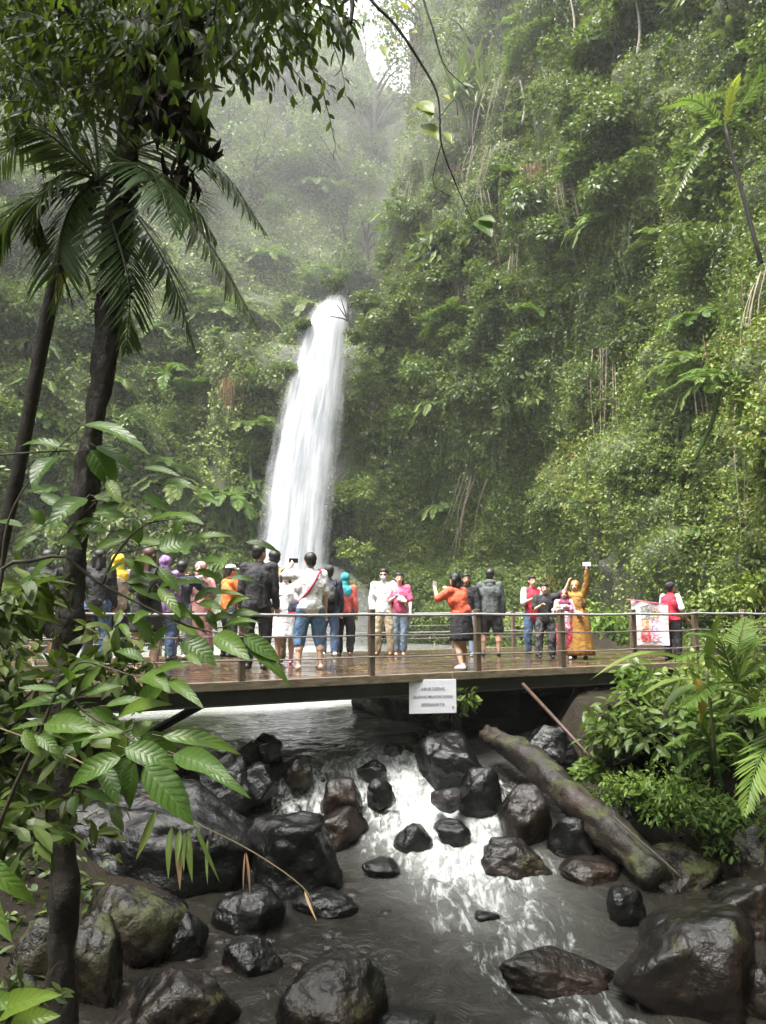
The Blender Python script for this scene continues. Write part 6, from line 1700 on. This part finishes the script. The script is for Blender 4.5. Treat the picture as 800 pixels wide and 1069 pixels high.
extra(U, 10, (110, 575, 245, 660), D1); extra(U, 8, (90, 500, 210, 585), D1 + .1, (24, 40)); extra(U, 6, (10, 480, 90, 620), D1 + .1)
leaf_shrub('big leaved wet shrub in the near left foreground in front of the bridge', np.array((-2.0, 2.7, -1.2)), U,
  [([(-60, 1000, 2.75), (-20, 760, 2.7), (0, 602, D1), (24, 588, D1), (64, 580, D1), (82, 592, D1), (106, 610, D1), (150, 632, D1), (200, 655, D1 - .05), (250, 664, D1 - .1)], .010, .003), ([(106, 612, D1), (122, 578, D1), (152, 548, D1), (200, 540, D1)], .006, .002), ([(0, 475, D1), (40, 472, D1), (90, 470, D1)], .004, .002), ([(0, 602, D1), (10, 540, D1), (40, 490, D1), (84, 445, D1)], .005, .002), ([(60, 580, D1), (75, 550, D1), (100, 524, D1)], .004, .002), ([(150, 632, D1), (165, 605, D1), (210, 600, D1)], .004, .002), ([(122, 578, D1), (160, 570, D1), (200, 564, D1)], .003, .0015)])
Lw = [(80, 729, 14, 741, 15, 2.5, .6), (62, 721, 18, 718, 9, 2.5, .6), (58, 720, 90, 703, 9, 2.5, .7), (88, 725, 127, 716, 13, 2.5, .6), (110, 737, 163, 733, 11, 2.45, .6), (65, 751, 12, 762, 10, 2.5, .6), (86, 748, 54, 748, 14, 2.5, .6), (91, 743, 129, 756, 14, 2.5, .65), (130, 764, 66, 777, 16, 2.4, .6), (127, 790, 72, 822, 24, 2.3, .6), (130, 781, 187, 804, 26, 2.25, .55), (169, 769, 252, 788, 19, 2.3, .6),
     (182, 787, 242, 811, 25, 2.2, .35), (150, 800, 202, 862, 34, 2.2, .3), (208, 800, 262, 834, 13, 2.25, .5), (84, 826, 124, 840, 11, 2.6, .4), (78, 830, 78, 854, 13, 2.6, .4), (150, 704, 178, 723, 22, 2.4, .5), (176, 710, 214, 741, 13, 2.35, .6), (195, 682, 211, 696, 10, 2.4, .6), (140, 770, 160, 752, 18, 2.4, .8), (100, 760, 128, 772, 14, 2.5, .5), (118, 750, 96, 738, 12, 2.5, .6), (140, 795, 136, 845, 18, 2.4, .2), (150, 690, 120, 680, 12, 2.5, .5), (160, 706, 200, 694, 12, 2.4, .6),
     (96, 770, 60, 790, 14, 2.6, .4), (60, 760, 30, 790, 16, 2.7, .3), (100, 790, 84, 815, 14, 2.7, .3), (170, 800, 160, 830, 16, 2.35, .4), (76, 715, 60, 694, 10, 2.5, .7), (84, 722, 110, 690, 11, 2.5, .6)]
extra(Lw, 10, (20, 690, 150, 800), 2.55, (34, 64)); extra(Lw, 4, (120, 740, 190, 800), 2.4, (34, 60))
leaf_shrub('lower spray of long wet leaves at left beneath the bridge edge', np.array((-1.9, 2.5, -1.25)), Lw,
  [([(-40, 1000, 2.6), (0, 860, 2.55), (40, 770, 2.5), (62, 722, 2.5), (92, 746, 2.5), (132, 768, 2.4), (150, 785, 2.3)], .008, .003), ([(62, 722, 2.5), (82, 692, 2.5), (112, 697, 2.5), (142, 706, 2.45), (178, 708, 2.4)], .004, .002), ([(150, 785, 2.3), (165, 772, 2.3)], .003, .002), ([(150, 785, 2.3), (185, 790, 2.25), (208, 800, 2.25)], .003, .002)], wmul=.9, wr=.23)
# narrow bamboo blades on a thin cane
e = empty('bamboo_sprig', P(112, 810, 2.6)); io2 = np.array(e.location); st = MB()
st.tube(smooth_path([P(-60, 740, 2.9) - io2, P(40, 775, 2.75) - io2, P(112, 810, 2.6) - io2, P(156, 833, 2.5) - io2, P(200, 857, 2.45) - io2, P(262, 888, 2.4) - io2, P(315, 925, 2.35) - io2, P(330, 952, 2.35) - io2], 30), np.linspace(.0035, .0012, 30), 6)
link('cane', st.mesh('cane', M['dry_stem'], True), e)
for nm, mt, LL in [('blade', 'pale', [(163, 846, 142, 898, 9, .8), (180, 862, 176, 918, 8, .7), (193, 870, 192, 910, 7, .6), (197, 866, 201, 922, 8, .7), (203, 860, 230, 922, 5, .4), (217, 876, 217, 924, 4, .8), (188, 866, 184, 905, 7, .8)]), ('dry_blade', 'dry', [(186, 870, 188, 930, 7, .9), (257, 890, 261, 936, 3, .6), (256, 890, 254, 930, 2, .5), (318, 930, 331, 962, 3, .9)])]:
    pass
    for a, b_, c_, d_, w_, t_ in LL: lf = MB(); big_leaf(lf, P(a, b_, 2.48) - io2, P(c_, d_, 2.42) - io2, w_ * 2.45 / F, (rng.normal() * .3, -1, .2), .05, .15, t_, .0); link(nm, lf.mesh(nm, G[mt], True), e)
tag(e, 'thin tan cane with narrow hanging bamboo blades over the boulders', 'bamboo')
# grass-like blades and leaves at the left edge
leaf_shrub('long pointed leaves reaching in at the left edge beside the trunk', np.array((-1.6, 2.4, -1.25)), [(-30, 900, 38, 945, 18, 2.3, .6), (-30, 905, 14, 985, 14, 2.3, .7), (-30, 930, 6, 960, 14, 2.3, .5), (-40, 890, 20, 918, 14, 2.35, .4)], [([(-80, 1000, 2.3), (-30, 900, 2.3)], .006, .003)], 'broad', 'edge_plant')
leaf_shrub('bright green leaves in the very bottom left corner', np.array((-1.3, 2.3, -1.3)), [(-5, 1062, 66, 1038, 26, 2.1, .95), (10, 1070, 64, 1060, 22, 2.1, .8), (-20, 1050, 30, 1046, 20, 2.1, .7)], [([(-30, 1110, 2.1), (0, 1060, 2.1)], .005, .002)], 'broad', 'edge_plant')
for n_, (px, py, d, rad, n, L, lab) in enumerate([(15, 770, 3.9, .42, 210, .12, 'dark leafy bush at the left edge under the bridge line'), (48, 835, 4.3, .40, 190, .11, 'dark leafy bush left of the trunk above the moss rocks'), (5, 640, 3.8, .35, 150, .13, 'leafy bush at the left edge in front of the railing'),
        (120, 700, 4.2, .30, 130, .11, 'small leafy bush right of the trunk at bridge level'), (0, 860, 3.4, .36, 170, .11, 'leafy bush at far left below the pointed leaves'), (20, 700, 4.4, .38, 200, .11, 'leafy bush at the left edge beside the deck'), (15, 1040, 3.6, .22, 200, .06, 'mossy tuft by the pale stone at the lower left')]):
    bush_at(px, py, d, rad, n, L, 'shrub', lab, 760 + n_, tb=.45, aspect=.42, clumps=8)
